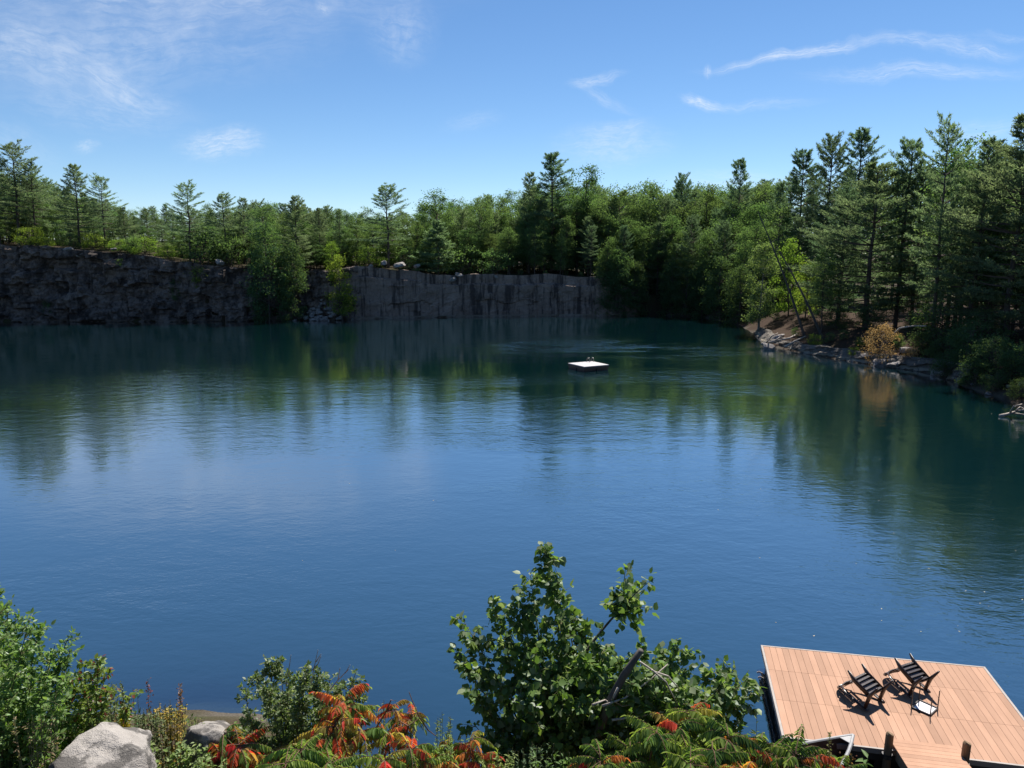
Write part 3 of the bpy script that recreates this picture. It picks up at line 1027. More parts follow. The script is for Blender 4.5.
for (px, py0, top, hh, k, lab) in ((124, 268, 263, 1.4, 0, 'tiny yellow sapling stuck halfway up the dark cliff'), (200, 290, 264, 3.6, 0, 'yellow-green sapling rooted in the dark cliff below the umbrella-topped pine'),
                            (179, 300, 278, 3.2, 1, 'smaller dull sapling on the dark cliff left of the yellow-green one'), (50, 318, 297, 3.0, 1, 'dark bush hugging the foot of the dark cliff')):
    x, y = sd_hit(px, 0.6)
    zz = at(px, py0, y - 0.5)[2]
    plant('shrub' if k == 0 else 'shade', x, y - 0.3, hh, 0.7, lab, 'shrub', 'saplings on the dark cliff face', 0, z=zz)

# ------------------------------------------------------------------ right bank trees
G2 = 'pines of the right bank'
for a in (
    ('dark', 793, 152, 13, 1.0, 'dark pine with layered boughs behind the leaning dead trunks', 0),
    ('dark', 822, 138, 15, 0.85, 'slender dark pine top between the layered pine and the flat-topped one', 1),
    ('dark', 850, 133, 17, 1.05, 'flat spreading pine top seen over the wide bright pine', 2),
    ('pine', 866, 164, 10, 1.45, 'wide bright pine with sweeping low boughs over the red-brown bank', 1),
    ('dark', 896, 142, 13, 0.95, 'dark pine behind the wide bright pine, left of the tall bare-trunked one', 0),
    ('open', 934, 124, 6, 0.75, 'tall narrow pine with a long visible trunk on the right bank', 1),
    ('pine', 968, 143, 7, 0.95, 'full pine between the tall narrow pine and the biggest edge pine', 0),
    ('pine', 1006, 117, 6, 1.15, 'biggest pine of the right bank, near the photo\'s right edge', 1),
    ('pine', 1040, 112, 8, 1.1, 'big pine cut off by the photo\'s right edge', 2),
    ('dark', 912, 168, 14, 0.95, 'mid-height dark pine filling the gap left of the tall narrow trunk', 1),
    ('dark', 985, 150, 12, 1.0, 'dark pine behind the biggest edge pine', 2),
    ('dark', 838, 190, 9, 0.95, 'shorter dark pine left of the wide bright pine', 1),
    ('dark', 775, 185, 14, 0.9, 'dark pine crowding the back of the cove beside the layered pine', 2),
):
    ptree(*a[:6], group=G2, var=a[6])
ptree('broad', 955, 136, 16, 0.9, 'round broad crown peeping between the tall narrow pine and full pine', var=0)
ptree('sage', 761, 242, 0.8, 1.05, 'pale grey-green birch at the tip of the rocky point', var=0)
ptree('lime', 788, 238, 5, 0.8, 'bright lime young tree between the pale birch and the leaning dead trunks', var=0)
ptree('lime', 806, 262, 6, 1.0, 'softer lime young tree right of the leaning dead trunks', var=1)
ptree('broad', 822, 250, 5, 0.75, 'light green young tree with pale stem beside the wide bright pine', var=1)
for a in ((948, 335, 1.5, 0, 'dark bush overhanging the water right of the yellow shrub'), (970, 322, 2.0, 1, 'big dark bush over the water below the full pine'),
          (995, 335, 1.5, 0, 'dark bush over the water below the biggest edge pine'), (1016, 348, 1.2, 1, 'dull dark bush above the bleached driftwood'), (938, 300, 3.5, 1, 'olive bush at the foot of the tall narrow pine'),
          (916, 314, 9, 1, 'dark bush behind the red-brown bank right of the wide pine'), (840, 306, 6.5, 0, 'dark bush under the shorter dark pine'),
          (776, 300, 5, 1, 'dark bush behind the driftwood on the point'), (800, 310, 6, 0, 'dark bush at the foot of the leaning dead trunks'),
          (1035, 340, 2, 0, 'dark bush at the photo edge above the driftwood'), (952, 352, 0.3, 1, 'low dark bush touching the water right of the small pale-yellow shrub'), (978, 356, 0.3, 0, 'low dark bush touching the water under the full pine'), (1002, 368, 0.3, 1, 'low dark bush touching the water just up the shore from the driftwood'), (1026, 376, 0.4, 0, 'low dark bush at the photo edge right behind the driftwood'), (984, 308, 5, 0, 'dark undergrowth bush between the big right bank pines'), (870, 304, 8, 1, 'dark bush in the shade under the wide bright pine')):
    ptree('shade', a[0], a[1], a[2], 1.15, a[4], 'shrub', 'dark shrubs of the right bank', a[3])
ptree('gold', 882, 323, 1.0, 0.95, 'golden-yellow leafy shrub glowing on the red-brown bank', 'shrub', var=0)
ptree('gold', 912, 346, 0.9, 0.9, 'small pale-yellow shrub by the water right of the golden one', 'shrub', var=0)
ptree('shrub', 857, 347, 0.7, 0.9, 'small green shrub on the ledge left of the golden one', 'shrub', var=0)
ptree('shrub', 816, 333, 1.0, 0.8, 'small yellow-green shrub on the ledge near the driftwood', 'shrub', var=0)
for (px, top, off, k, wf, lab) in ((796, 330, 3.0, 1, .9, 'low green shrub on the point behind the two bleached logs'), (832, 332, 2.6, 1, 1.0, 'low green shrub between the leaning trunks and the golden shrub'), (846, 330, 3.5, 1, 1.0, 'low green shrub in the shade under the wide bright pine'), (862, 336, 2.2, 0, .8, 'low yellow-green shrub just left of the golden one'), (900, 334, 3.5, 1, .9, 'low green shrub behind the fallen grey trunk'), (922, 330, 3.0, 1, 1.1, 'low green shrub right of the fallen grey trunk'), (932, 348, 1.0, 1, 1.1, 'low green shrub by the water at the end of the rock ledge'), (778, 326, 3.5, 1, 1.0, 'low green shrub behind the pale birch stem')):
    ptree('shrub', px, top, off, wf, lab, 'shrub', 'low shrubs on the right bank', k)
# dark shore trees right of the granite face
DG = 'dark trees along the shaded back shore'
for a in ((598, 262, 0.6, 0, 'dark bush at the right end of the granite face'), (618, 262, 0.4, 1, 'dark drooping bush over the water right of the granite face'),
          (634, 258, 0.8, 0, 'dark leafy mound left of the small bare rock slab'), (676, 256, 1.5, 1, 'dark leafy mound right of the small bare rock slab'),
          (694, 252, 2.2, 0, 'dark tall bush on the back shore left of the cove'), (716, 248, 2.5, 1, 'dark tall bush at the mouth of the cove'),
          (738, 258, 2.5, 0, 'dark bush inside the cove left of the pale birch'), (655, 262, 5, 0, 'dark bush above the small bare rock slab'),
          (580, 258, 3, 1, 'dark bush on top of the granite face near its right end'), (545, 256, 3, 0, 'dark bush on the granite top under the highest dark pine'),
          (752, 290, 3, 0, 'low dark bush at the waterline behind the pale birch'), (520, 258, 4, 1, 'dark bush on the granite top left of the highest dark pine'),
          (565, 250, 5, 0, 'tall dark bush in the wood edge right of the highest dark pine')):
    ptree('shade', a[0], a[1] + 22, a[2], 1.0, a[4], 'shrub', DG, a[3])
for (px, top, off, kind, lab) in ((606, 236, 1.0, 'ash', 'dark narrow tree at the right end of the granite face'), (622, 226, 2.5, 'dark', 'dark pine rooted just above the water right of the granite face'), (641, 232, 3, 'ash', 'narrow leafy tree above the small bare rock slab'), (657, 224, 3.5, 'dark', 'dark pine above the small bare rock slab'),
        (674, 230, 2.0, 'ash', 'narrow leafy tree right of the small bare rock slab'), (690, 218, 2.5, 'dark', 'dark full pine left of the narrow spire, low on the back shore'), (708, 232, 1.5, 'broad', 'leafy tree leaning over the water left of the cove'), (722, 222, 2.5, 'dark', 'dark pine at the mouth of the cove'), (741, 228, 2.5, 'ash', 'shaded narrow tree at the back of the cove'),
        (590, 226, 4, 'dark', 'dark pine at the wood edge above the right end of the granite face'), (560, 230, 4, 'ash', 'narrow leafy tree at the wood edge below the highest dark pine'), (535, 226, 4, 'broad', 'leafy tree at the wood edge left of the highest dark pine'), (508, 228, 5, 'broad', 'leafy tree at the wood edge over the right half of the granite face')):
    ptree(kind, px, top, off, 0.95, lab, group=DG + ' and wood edge')

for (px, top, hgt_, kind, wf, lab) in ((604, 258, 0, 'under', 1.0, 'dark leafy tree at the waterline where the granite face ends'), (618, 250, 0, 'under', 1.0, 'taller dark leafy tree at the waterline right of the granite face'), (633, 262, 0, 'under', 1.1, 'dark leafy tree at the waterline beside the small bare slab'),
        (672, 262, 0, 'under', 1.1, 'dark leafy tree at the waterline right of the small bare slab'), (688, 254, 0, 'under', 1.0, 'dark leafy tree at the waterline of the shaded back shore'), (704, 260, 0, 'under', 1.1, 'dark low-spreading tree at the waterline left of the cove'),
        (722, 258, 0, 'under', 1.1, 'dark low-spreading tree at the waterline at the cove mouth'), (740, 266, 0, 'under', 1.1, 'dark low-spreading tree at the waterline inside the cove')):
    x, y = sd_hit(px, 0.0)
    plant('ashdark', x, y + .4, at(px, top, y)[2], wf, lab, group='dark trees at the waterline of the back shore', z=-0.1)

# ------------------------------------------------------------------ crowded trees behind
SKY = [(-60, 158), (0, 166), (60, 184), (100, 197), (130, 205), (160, 209), (200, 206), (250, 203), (300, 206), (350, 214), (420, 205), (460, 200), (500, 197), (530, 188), (580, 185), (620, 190),
       (660, 190), (700, 188), (750, 186), (800, 172), (850, 162), (900, 160), (950, 150), (1024, 136), (1090, 130)]
SKX, SKYY = [a[0] for a in SKY], [a[1] for a in SKY]
lab_p = 'dark green pine crowded among others deep in the wood behind the far cliff'
lab_b = 'light green broadleaf tree crowded deep in the wood behind the far cliff'
rt = random.Random(3)
for row, (off, step, drop) in enumerate(((7, 20, 30), (12, 17, 14), (19, 16, 5), (28, 16, 0), (40, 17, 0), (55, 17, 2))):
    px = (-70 if row < 2 else -230) + row * 6
    while px < 775:
        top = np.interp(px, SKX, SKYY) + drop + rt.uniform(-4, 9)
        pine = rt.random() < (0.66 if px < 330 else 0.3 if px < 640 else 0.4)
        kind = rt.choice(['pine', 'pine', 'dark', 'open']) if pine else rt.choice(['broad', 'broad', 'ash'])
        h_ = (at(px, top, 125)[2] - 9) * (125 + off) / 125
        if h_ < 7 and row != 2:
            pine, kind = False, rt.choice(['broad', 'broad', 'ash'])
        ptree(kind, px, top, off + rt.uniform(-2, 2), (rt.uniform(0.85, 1.2) if not pine else rt.uniform(0.8, 1.05)) * max(1, min(2.2, 8.5 / max(h_, 2))), lab_p if pine else lab_b,
              group='crowded pines behind the far cliff' if pine else 'crowded broadleaf trees behind the far cliff')
        px += step * rt.uniform(0.75, 1.25) * (0.72 if px < 370 else 1)
px = -70
while px < 760:
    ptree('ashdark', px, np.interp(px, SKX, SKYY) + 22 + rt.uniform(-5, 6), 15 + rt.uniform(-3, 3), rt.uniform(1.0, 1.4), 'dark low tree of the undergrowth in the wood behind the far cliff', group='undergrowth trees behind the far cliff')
    px += 13 * rt.uniform(0.8, 1.2)
for row, (off, step, drop) in enumerate(((10, 24, 40), (19, 24, 16), (30, 24, 8))):
    px = 770 + row * 8
    while px < 1090:
        top = np.interp(px, SKX, SKYY) + drop + rt.uniform(-4, 10)
        if row == 0 and 845 < px < 950:
            px += 20
            continue
        pine = rt.random() < 0.7
        kind = rt.choice(['pine', 'dark', 'dark']) if pine else 'broad'
        ptree(kind, px, top, off + rt.uniform(-2, 2), rt.uniform(0.85, 1.1), 'dark pine crowded among others in the wood behind the right bank' if pine else 'broadleaf tree crowded among pines in the wood behind the right bank',
              group='crowded pines behind the right bank' if pine else 'crowded broadleaf trees behind the right bank')
        px += step * rt.uniform(0.75, 1.25)

# leaning dead trunks
for (a, b, lab) in (((758, 212), (806, 331), 'bare dark dead trunk leaning across the pale birch, the longer of two'), ((777, 247), (824, 327), 'bare dead trunk leaning beside the longer one, thinner and lower')):
    x, y = sd_hit(b[0], 3.0)
    p1 = np.array([at(b[0], b[1], y)[0], y, gz(x, y) - 0.2])
    p0 = at(a[0], a[1], y - 1.5)
    mb = MB()
    u = np.linspace(0, 1, 9)[:, None]
    mb.tube(p1 + (p0 - p1) * u + np.array([0.25, 0, 0]) * np.sin(u * 3.1), np.linspace(0.15, 0.04, 9), 6)
    t = thing('dead_tree', lab, 'dead tree', p1, 'leaning dead trunks')
    mb.build('trunk', M['bark_dead'], t, p1)
    br = MB()
    for k in range(7):
        q = p1 + (p0 - p1) * random.uniform(0.35, 0.95)
        br.tube([q, q + np.array([random.uniform(-.6, .6), random.uniform(-.5, .5), random.uniform(-.1, .6)]) * 1.4], [0.03, 0.008], 3)
    br.build('branches', M['bark_dead'], t, p1)


# ------------------------------------------------------------------ loose rock
def stone_mesh(seed, sub=2):
    bpy_me = bpy.data.meshes.new('stone')
    import bmesh
    bm = bmesh.new()
    bmesh.ops.create_icosphere(bm, subdivisions=sub, radius=1)
    rng = np.random.default_rng(seed)
    planes = [(rvec(1, rng)[0], rng.uniform(0.5, 0.85)) for _ in range(9)]
    for v in bm.verts:
        p = np.array(v.co)
        for n_, d_ in planes:
            k = p @ n_ - d_
            if k > 0:
                p = p - n_ * k
        v.co = p * (1 + 0.08 * mn.noise(Vector(p) * 2 + Vector((seed, 0, 0))))
    bm.to_mesh(bpy_me)
    bm.free()
    return bpy_me


stones = [stone_mesh(s) for s in range(5)]
for s in stones:
    s.materials.append(M['rubble'])


def stone(x, y, z, s, label, group, k=None, flat=0.7, name='rock', mat=None):
    o = link(name, stones[(k if k is not None else random.randrange(5))], None)
    o.location = (x, y, z)
    o.scale = (s * random.uniform(.8, 1.3), s * random.uniform(.8, 1.2), s * flat * random.uniform(.8, 1.2))
    o.rotation_euler = (random.uniform(-.4, .4), random.uniform(-.4, .4), random.uniform(0, 6.28))
    return tag(o, label, 'rock', group)


rr = random.Random(5)
for k in range(64):
    u = rr.random()
    px = rr.gauss(322, 11)
    hgt = max(0, 1 - abs(px - 322) / 26) * 3.6
    x, y = sd_hit(px, 0.0)
    dep = rr.uniform(0, 1)
    stone(x, y - 0.2 - dep * 1.9, hgt * (1 - dep) * rr.uniform(.7, 1) + 0.05, rr.uniform(0.22, 0.55), 'grey stone in the rubble pile at the foot of the far cliff', 'stones of the far rubble pile')
CB = [(385, 263, .8, 'pale flat block on the clifftop under the wide lone pine'), (401, 265, 1.1, 'largest pale slab tilted on the clifftop right of the lone pine trunk'), (417, 266, .6, 'small pale block at the left foot of the cone-shaped pine'),
      (372, 266, .5, 'small pale block on the clifftop left of the lone pine trunk'), (459, 275, .9, 'white broken block on the granite top right of the cone-shaped pine'), (452, 279, .8, 'lower pale block beside the white broken one'),
      (73, 251, .9, 'pale boulder on the stepped lip of the dark cliff'), (86, 254, .8, 'pale boulder right of another on the dark cliff lip'), (146, 258, .6, 'pale stone on the dark cliff lip under the skyline dip'),
      (118, 249, .5, 'small pale stone on the dark cliff lip beside the wide yellow shrub'), (221, 262, .7, 'pale stone at the right end of the dark cliff lip'), (496, 277, .5, 'small pale stone on the granite top near the wood edge')]
for px, py, s, lab in CB:
    x, y = sd_hit(px, 0.9)
    stone(x, y, at(px, py, y)[2], s, lab, 'pale blocks on the clifftop', flat=.6)
# rocks along the right waterline
for k in range(16):
    px = rr.uniform(925, 1030)
    x, y = sd_hit(px, rr.uniform(-0.3, 1.2))
    stone(x, y, max(0.0, gz(x, y)) + 0.03, rr.uniform(.15, .42), 'grey shore stone at the waterline under the dark right bank bushes', 'shore stones under the right bank bushes')
for (px, py, s, lab) in ((768, 343, .9, 'pale rock at the very tip of the rocky point'), (779, 338, 1.0, 'pale sloping rock behind the tip of the point'), (868, 355, .9, 'grey block on the ledge below the golden shrub'), (880, 358, .8, 'low grey block on the ledge right of the one below the golden shrub'),
                         (906, 357, .7, 'pale stone beside the small pale-yellow shrub'), (893, 360, .6, 'small grey stone at the water below the golden shrub')):
    g = ground(px, py, 0.7)
    stone(g[0], g[1], max(gz(g[0], g[1]), 0.2) + 0.1, s, lab, 'rocks on the right point', flat=.6)


def driftwood(label, pts_list, mat='wood_pale', r=0.08, group=None):
    o0 = np.array(pts_list[0][0], float)
    t = thing('driftwood', label, 'driftwood', o0, group)
    for k, pts in enumerate(pts_list):
        mb = MB()
        pts = np.array(pts, float)
        mb.tube(pts, np.linspace(r, r * 0.4, len(pts)) * (1 if k == 0 else 0.6), 6)
        mb.build('log' if k == 0 else 'branch', M[mat], t, o0, smooth=True)
    return t


def gp(px, py, z):
    return ground(px, py, z)


driftwood('bleached driftwood log lying on the tip of the rocky point', [[gp(762, 344, .3), gp(775, 341, .8), gp(790, 338, 1.2), gp(797, 334, 1.5)], [gp(775, 341, .8), gp(780, 337, 1.3), gp(792, 340, .8)], [gp(766, 343, .5), gp(772, 336, 1.6), gp(778, 333, 1.9)]], r=0.16, group='driftwood')
driftwood('second bleached log angled towards the water on the point', [[gp(785, 347, .4), gp(795, 341, 1.0), gp(806, 336, 1.5)], [gp(795, 341, 1.0), gp(803, 343, .8)]], r=0.13, group='driftwood')
driftwood('tangle of bleached branches at the water by the photo\'s right edge', [[gp(1000, 416, .05), gp(1008, 414, .15), gp(1018, 411, .4), gp(1034, 408, .8)], [gp(1010, 413, .2), gp(1014, 406, .9), gp(1022, 404, 1.0)], [gp(1016, 411, .4), gp(1020, 407, .7), gp(1030, 412, .3)],
                                                                          [gp(1012, 413, .2), gp(1020, 414, .2), gp(1032, 416, .1)]], r=0.11, group='driftwood')
driftwood('fallen grey trunk lying on the red-brown slope right of the golden shrub', [[gp(893, 335, 2.6), gp(900, 328, 3.4), gp(912, 326, 3.6), gp(926, 326, 3.8)], [gp(900, 328, 3.4), gp(896, 332, 3.0)]], r=0.11, group='driftwood')

# ------------------------------------------------------------------ floating raft
def tl(o, *a):
    return a


rc = [ground(569.3, 362.7, .42), ground(607.4, 365.6, .42)]
ra, rb, rcn, rd = ground(569.3, 362.7, .42), ground(595.7, 361.7, .42), ground(607.4, 365.6, .42), ground(581, 367.8, .42)
cx, cy = (ra + rb + rcn + rd)[:2] / 4
yaw = math.atan2(rcn[1] - rd[1], rcn[0] - rd[0])
S = (np.linalg.norm(rb - ra) + np.linalg.norm(rcn - rb) + np.linalg.norm(rcn - rd) + np.linalg.norm(rd - ra)) / 8 * 0.93
raft = thing('swimming_raft', 'white square swimming raft floating alone in the middle of the quarry', 'raft', (cx, cy, 0))
raft.rotation_euler = (0, 0, yaw)
mb = MB()
for k in range(14):
    x0 = -S + k * 2 * S / 14
    mb.box(x0 + .006, x0 + 2 * S / 14 - .006, -S, S, .40, .47)
mb.build('deck', M['raft'], raft)
mb = MB()
for sgn in (-1, 1):
    mb.box(-S, S, sgn * S - .02, sgn * S + .02, .22, .395)
    mb.box(sgn * S - .02, sgn * S + .02, -S + .03, S - .03, .22, .395)
mb.build('frame', M['float'], raft)
for (ax, ay) in ((-S / 2, -S / 2), (S / 2, -S / 2), (-S / 2, S / 2), (S / 2, S / 2)):
    mb = MB()
    mb.box(ax - S * .46, ax + S * .46, ay - S * .46, ay + S * .46, -.2, .215)
    mb.build('float', M['float'], raft)
for sx in (0.75, 1.2):
    mb = MB()
    a = np.linspace(0, math.pi, 9)
    mb.tube([(sx, S - .35, .46)] + [(sx, S - .35 + .2 - .2 * math.cos(q), .62 + .2 * math.sin(q)) for q in a] + [(sx, S + .06, -.6)], .035, 8)
    mb.build('ladder_rail', M['rail'], raft, smooth=True)
for zz in (.2, -.1, -.4):
    mb = MB()
    mb.box(.75, 1.2, S + .03, S + .09, zz - .015, zz + .015)
    mb.build('ladder_rung', M['rail'], raft)

# ------------------------------------------------------------------ floating dock
ZD = 0.5
TL, TR, BL = ground(762.2, 645.8, ZD), ground(984, 667.4, ZD), ground(781.6, 736.8, ZD)
ex = (TR - TL)[:2]
DW = np.linalg.norm(ex)
ex = ex / DW
ey = np.array([ex[1], -ex[0]])                    # towards the bank
DD = (BL - TL)[:2] @ ey
dyaw = math.atan2(ex[1], ex[0])
dock = thing('floating_dock', 'pinkish-brown boarded floating dock with pale edges below the bank', 'dock', (TL[0], TL[1], 0))
dock.rotation_euler = (0, 0, dyaw)                 # local x along the far edge, local -y towards the bank
seams = [0.02, DD * 0.30, DD * 0.635, DD - 0.02]
mb = MB()
nb = 34
bw = (DW - 0.04) / nb
for k in range(nb):
    for j in range(3):
        mb.box(  .02 + k * bw + .0028, .02 + (k + 1) * bw - .0028, -seams[j + 1] + .003, -seams[j] - .003, ZD - .03, ZD)
mb.build('deck_boards', M['board'], dock)
mb = MB()
mb.box(-.03, DW + .03, -.018, .025, ZD - .11, ZD + .006)
mb.box(-.03, DW + .03, -DD - .025, -DD + .018, ZD - .10, ZD + .006)
mb.box(-.03, .018, -DD + .019, -.019, ZD - .11, ZD + .005)
mb.box(DW - .018, DW + .03, -DD + .019, -.019, ZD - .11, ZD + .005)
mb.build('edge_trim', M['trim'], dock)
mb = MB()
mb.box(.01, DW - .01, -DD + .01, -.01, ZD - .26, ZD - .035)
mb.build('frame', M['float'], dock)
for k in range(3):
    for j in range(2):
        mb = MB()
        x0, y0 = .08 + k * DW / 3, -.08 - j * DD / 2
        mb.box(x0, x0 + DW / 3 - .16, y0 - DD / 2 + .16, y0, -.25, ZD - .262)
        mb.build('float', M['float'], dock)
for k in range(2):
    mb = MB()
    mb.tube([(-.06, -DD * (.24 + .0 * k) - k * .22, .25), (-.16, -DD * .24 - k * .22, .30), (-.20, -DD * .24 - k * .22, .27)], .018, 6)
    mb.build('mooring_cleat', M['trim'], dock)


def dk(px, py, z=ZD):
    """pixel on the dock's deck -> dock coordinates"""
    p = ground(px, py, z)[:2] - TL[:2]
    return p @ ex, -(p @ ey)


gl, gr = dk(889.5, 738.3, ZD + .05), dk(954.2, 745.9, ZD + .05)
GWX0, GWX1 = gl[0], gr[0]
gyt = (gl[1] + gr[1]) / 2
Dm = Matrix.Translation((TL[0], TL[1], 0)) @ Matrix.Rotation(dyaw, 4, 'Z')
RISE = 0.16
GL_ = 4.3
p0 = Dm @ Vector(((GWX0 + GWX1) / 2, gyt, ZD + .05))
gang = thing('gangway', 'short boarded gangway sloping from the dock up to the bank', 'gangway', p0)
gang.rotation_euler = (0, 0, dyaw)
gw = (GWX1 - GWX0) / 2
mb = MB()
nbr = int(GL_ / .145)
for k in range(nbr):
    ya, yb = -k * .145 - .003, -(k + 1) * .145 + .003
    v = [(x, y, -y * RISE + dz) for dz in (-.028, 0) for y in (yb, ya) for x in (-gw, gw)]
    mb.add(v, [(0, 2, 3, 1), (4, 5, 7, 6), (0, 1, 5, 4), (2, 6, 7, 3), (0, 4, 6, 2), (1, 3, 7, 5)])
mb.build('tread_boards', M['board'], gang)
for sg in (-1, 1):
    mb = MB()
    xa, xb = sorted((sg * (gw - .045), sg * (gw + .004)))
    v = [(x, y, -y * RISE + dz) for dz in (-.22, -.031) for y in (-GL_, -.45) for x in (xa, xb)]
    mb.add(v, [(0, 2, 3, 1), (4, 5, 7, 6), (0, 1, 5, 4), (2, 6, 7, 3), (0, 4, 6, 2), (1, 3, 7, 5)])
    mb.build('side_beam', M['post'], gang)
for (px, pyt, pyb, lab) in ((884, 728.5, 747.5, 'short weathered wooden post at the gangway corner nearer the boat bow'), (960, 737.5, 756.5, 'short weathered wooden post at the gangway corner farther from the boat bow')):
    b = dk(px, pyb)
    hgt = at(px, pyt, (Dm @ Vector((b[0], b[1], 0))).y)[2]
    b = (b[0], min(b[1], -DD - .10))
    wpos = Dm @ Vector((b[0], b[1], 0))
    o = thing('mooring_post', lab, 'post', wpos, 'gangway posts')
    mb = MB()
    zs = [-2.0, -.5, 0, ZD, hgt - .02, hgt]
    mb.tube([(0.01 * i, 0, z) for i, z in enumerate(zs)], [.075, .075, .074, .072, .07, .055], 12)
    mb.build('pole', M['post'], o, smooth=False)
    mb = MB()
    mb.tube([(0.02, 0, ZD - .1), (0.02, 0, ZD - .02)], .095, 12)
    mb.build('bracket', M['metal_dark'], o)


# ------------------------------------------------------------------ upturned chairs
def make_chair(label, px, py, eul, sc_):
    """moulded deck chair with curved slatted back; local +y is the way it faces"""
    t = thing('deck_chair', label, 'chair', (0, 0, 0), 'upturned chairs on the dock')
    mb = MB()                                       # seat of six slats running front to back
    for k in range(6):
        x0 = -.27 + k * .092
        prof = [(-.22, .235), (-.05, .265), (.15, .325), (.25, .36), (.29, .345)]
        for (ya, za), (yb, zb) in zip(prof[:-1], prof[1:]):
            v = [(x, y, z + dz) for dz in (-.022, 0) for (y, z) in ((ya, za), (yb, zb)) for x in (x0, x0 + .078)]
            mb.add(v, [(0, 2, 3, 1), (4, 5, 7, 6), (0, 1, 5, 4), (2, 6, 7, 3), (0, 4, 6, 2), (1, 3, 7, 5)])
    mb.build('seat', M['resin'], t)
    mb = MB()
    for yy, zz in ((.23, .318), (.12, .286), (.01, .250), (-.10, .228), (-.20, .210)):
        mb.box(-.29, .29, yy - .025, yy + .025, zz - .03, zz + .004)
    mb.build('seat_rail', M['resin'], t)
    mb = MB()                                       # curved back: slats under an arched top
    for k in range(6):
        u = (k - 2.5) / 2.5
        x = u * .235
        top = .80 - .14 * u * u
        bow = .06 * u * u
        ys = lambda z: -.22 - (z - .24) * .66 + bow
        for za, zb in ((.30, .45), (.45, .58), (.58, top)):
            v = [(xx, ys(z) + dy, z) for dy in (-.02, 0) for z in (za, zb) for xx in (x - .040, x + .040)]
            mb.add(v, [(0, 2, 3, 1), (4, 5, 7, 6), (0, 1, 5, 4), (2, 6, 7, 3), (0, 4, 6, 2), (1, 3, 7, 5)])
    for zz in (.33, .60):
        mb.tube([(u * .29, -.22 - (zz - .24) * .66 + .06 * u * u - .025, zz) for u in np.linspace(-1, 1, 7)], .022, 6)
    mb.tube([(u * .275, -.22 - (.80 - .14 * u * u - .24) * .66 + .06 * u * u - .01, .80 - .14 * u * u) for u in np.linspace(-1, 1, 11)], .026, 6)
    mb.build('backrest', M['resin'], t)
    for sg in (-1, 1):
        mb = MB()                                   # front leg, tapering to the foot
        mb.tube([(sg * .315, .27, .645), (sg * .315, .29, .30), (sg * .33, .40, 0)], [.062, .078, .036], 8, flat=(.6, 1.0))
        mb.build('leg', M['resin'], t, smooth=True)
        mb = MB()                                   # rear leg and side rail
        mb.tube([(sg * .29, .26, .33), (sg * .29, -.18, .20), (sg * .30, -.38, .06)], [.06, .064, .026], 8, flat=(.6, 1.0))
        mb.build('leg', M['resin'], t, smooth=True)
        mb = MB()                                   # armrest bending into the back
        mb.tube([(sg * .345, .38, .655), (sg * .36, .32, .665), (sg * .36, .0, .625), (sg * .345, -.25, .585), (sg * .29, -.43, .56)], [.036, .06, .056, .046, .03], 8, flat=(1.0, .34))
        mb.build('armrest', M['resin'], t, smooth=True)
    R = Matrix.Rotation(eul[2], 4, 'Z') @ Matrix.Rotation(eul[1], 4, 'Y') @ Matrix.Rotation(eul[0], 4, 'X')
    vs = [R @ (v.co * sc_) for c in t.children for v in c.data.vertices]
    zmin = min(v.z for v in vs)
    t.rotation_euler = R.to_euler()
    t.scale = (sc_,) * 3
    g = ground(px, py, ZD)
    t.location = (g[0], g[1], ZD - zmin + .003)
    return t


CE = (3.33, 0.03, 0.60)
c1 = np.array([6.123, 11.606]) * CAMH / 8.0
def gpix(p):
    v = np.array([p[0], p[1], ZD]) - np.array([0, 0, CAMH])
    zc = v[1] * math.cos(PITCH) - v[2] * math.sin(PITCH)
    yc = v[1] * math.sin(PITCH) + v[2] * math.cos(PITCH)
    return 512 + F * v[0] / zc, 384 - F * yc / zc
q1 = gpix(c1)
make_chair('dark brown plastic deck chair lying upturned, the nearer to the boat bow', q1[0] - 11, q1[1] - 14, CE, 0.86)
make_chair('dark brown plastic deck chair lying upturned, the one beside the upturned table', q1[0] + 35.5, q1[1] - 25, (CE[0] + .03, CE[1] + .03, CE[2] - .10), 0.86)

# upturned little table, glass on the deck and legs in the air
tb = [dk(880 + u / 10.24, 645 + v / 10.24, ZD + .03) for u, v in [(400, 560), (590, 645), (515, 715), (325, 635)]]
tcx, tcy = np.mean([p[0] for p in tb]), np.mean([p[1] for p in tb])
tw = Dm @ Vector((tcx, tcy, ZD))
table = thing('side_table', 'small upturned side table with thin dark legs pointing up', 'table', tw)
table.rotation_euler = (0, 0, dyaw)
loc = [np.array([p[0] - tcx, p[1] - tcy]) for p in tb]
mb = MB()
for k in range(4):
    a, b = loc[k], loc[(k + 1) % 4]
    mb.tube([(a[0], a[1], .022), (b[0], b[1], .022)], .020, 6)
mb.build('frame', M['metal_dark'], table)
mb = MB()
ii = [l * .93 for l in loc]
mb.add([(*l, .012) for l in ii] + [(*l, .018) for l in ii], [(0, 1, 2, 3)[::-1], (4, 5, 6, 7), (0, 1, 5, 4), (1, 2, 6, 5), (2, 3, 7, 6), (3, 0, 4, 7)])
mb.build('glass_top', M['glass_top'], table)
for l in loc:
    mb = MB()
    mb.tube([(l[0], l[1], .02), (l[0] * 1.03, l[1] * 1.03, .42)], [.012, .010], 6)
    mb.build('leg', M['metal_dark'], table)

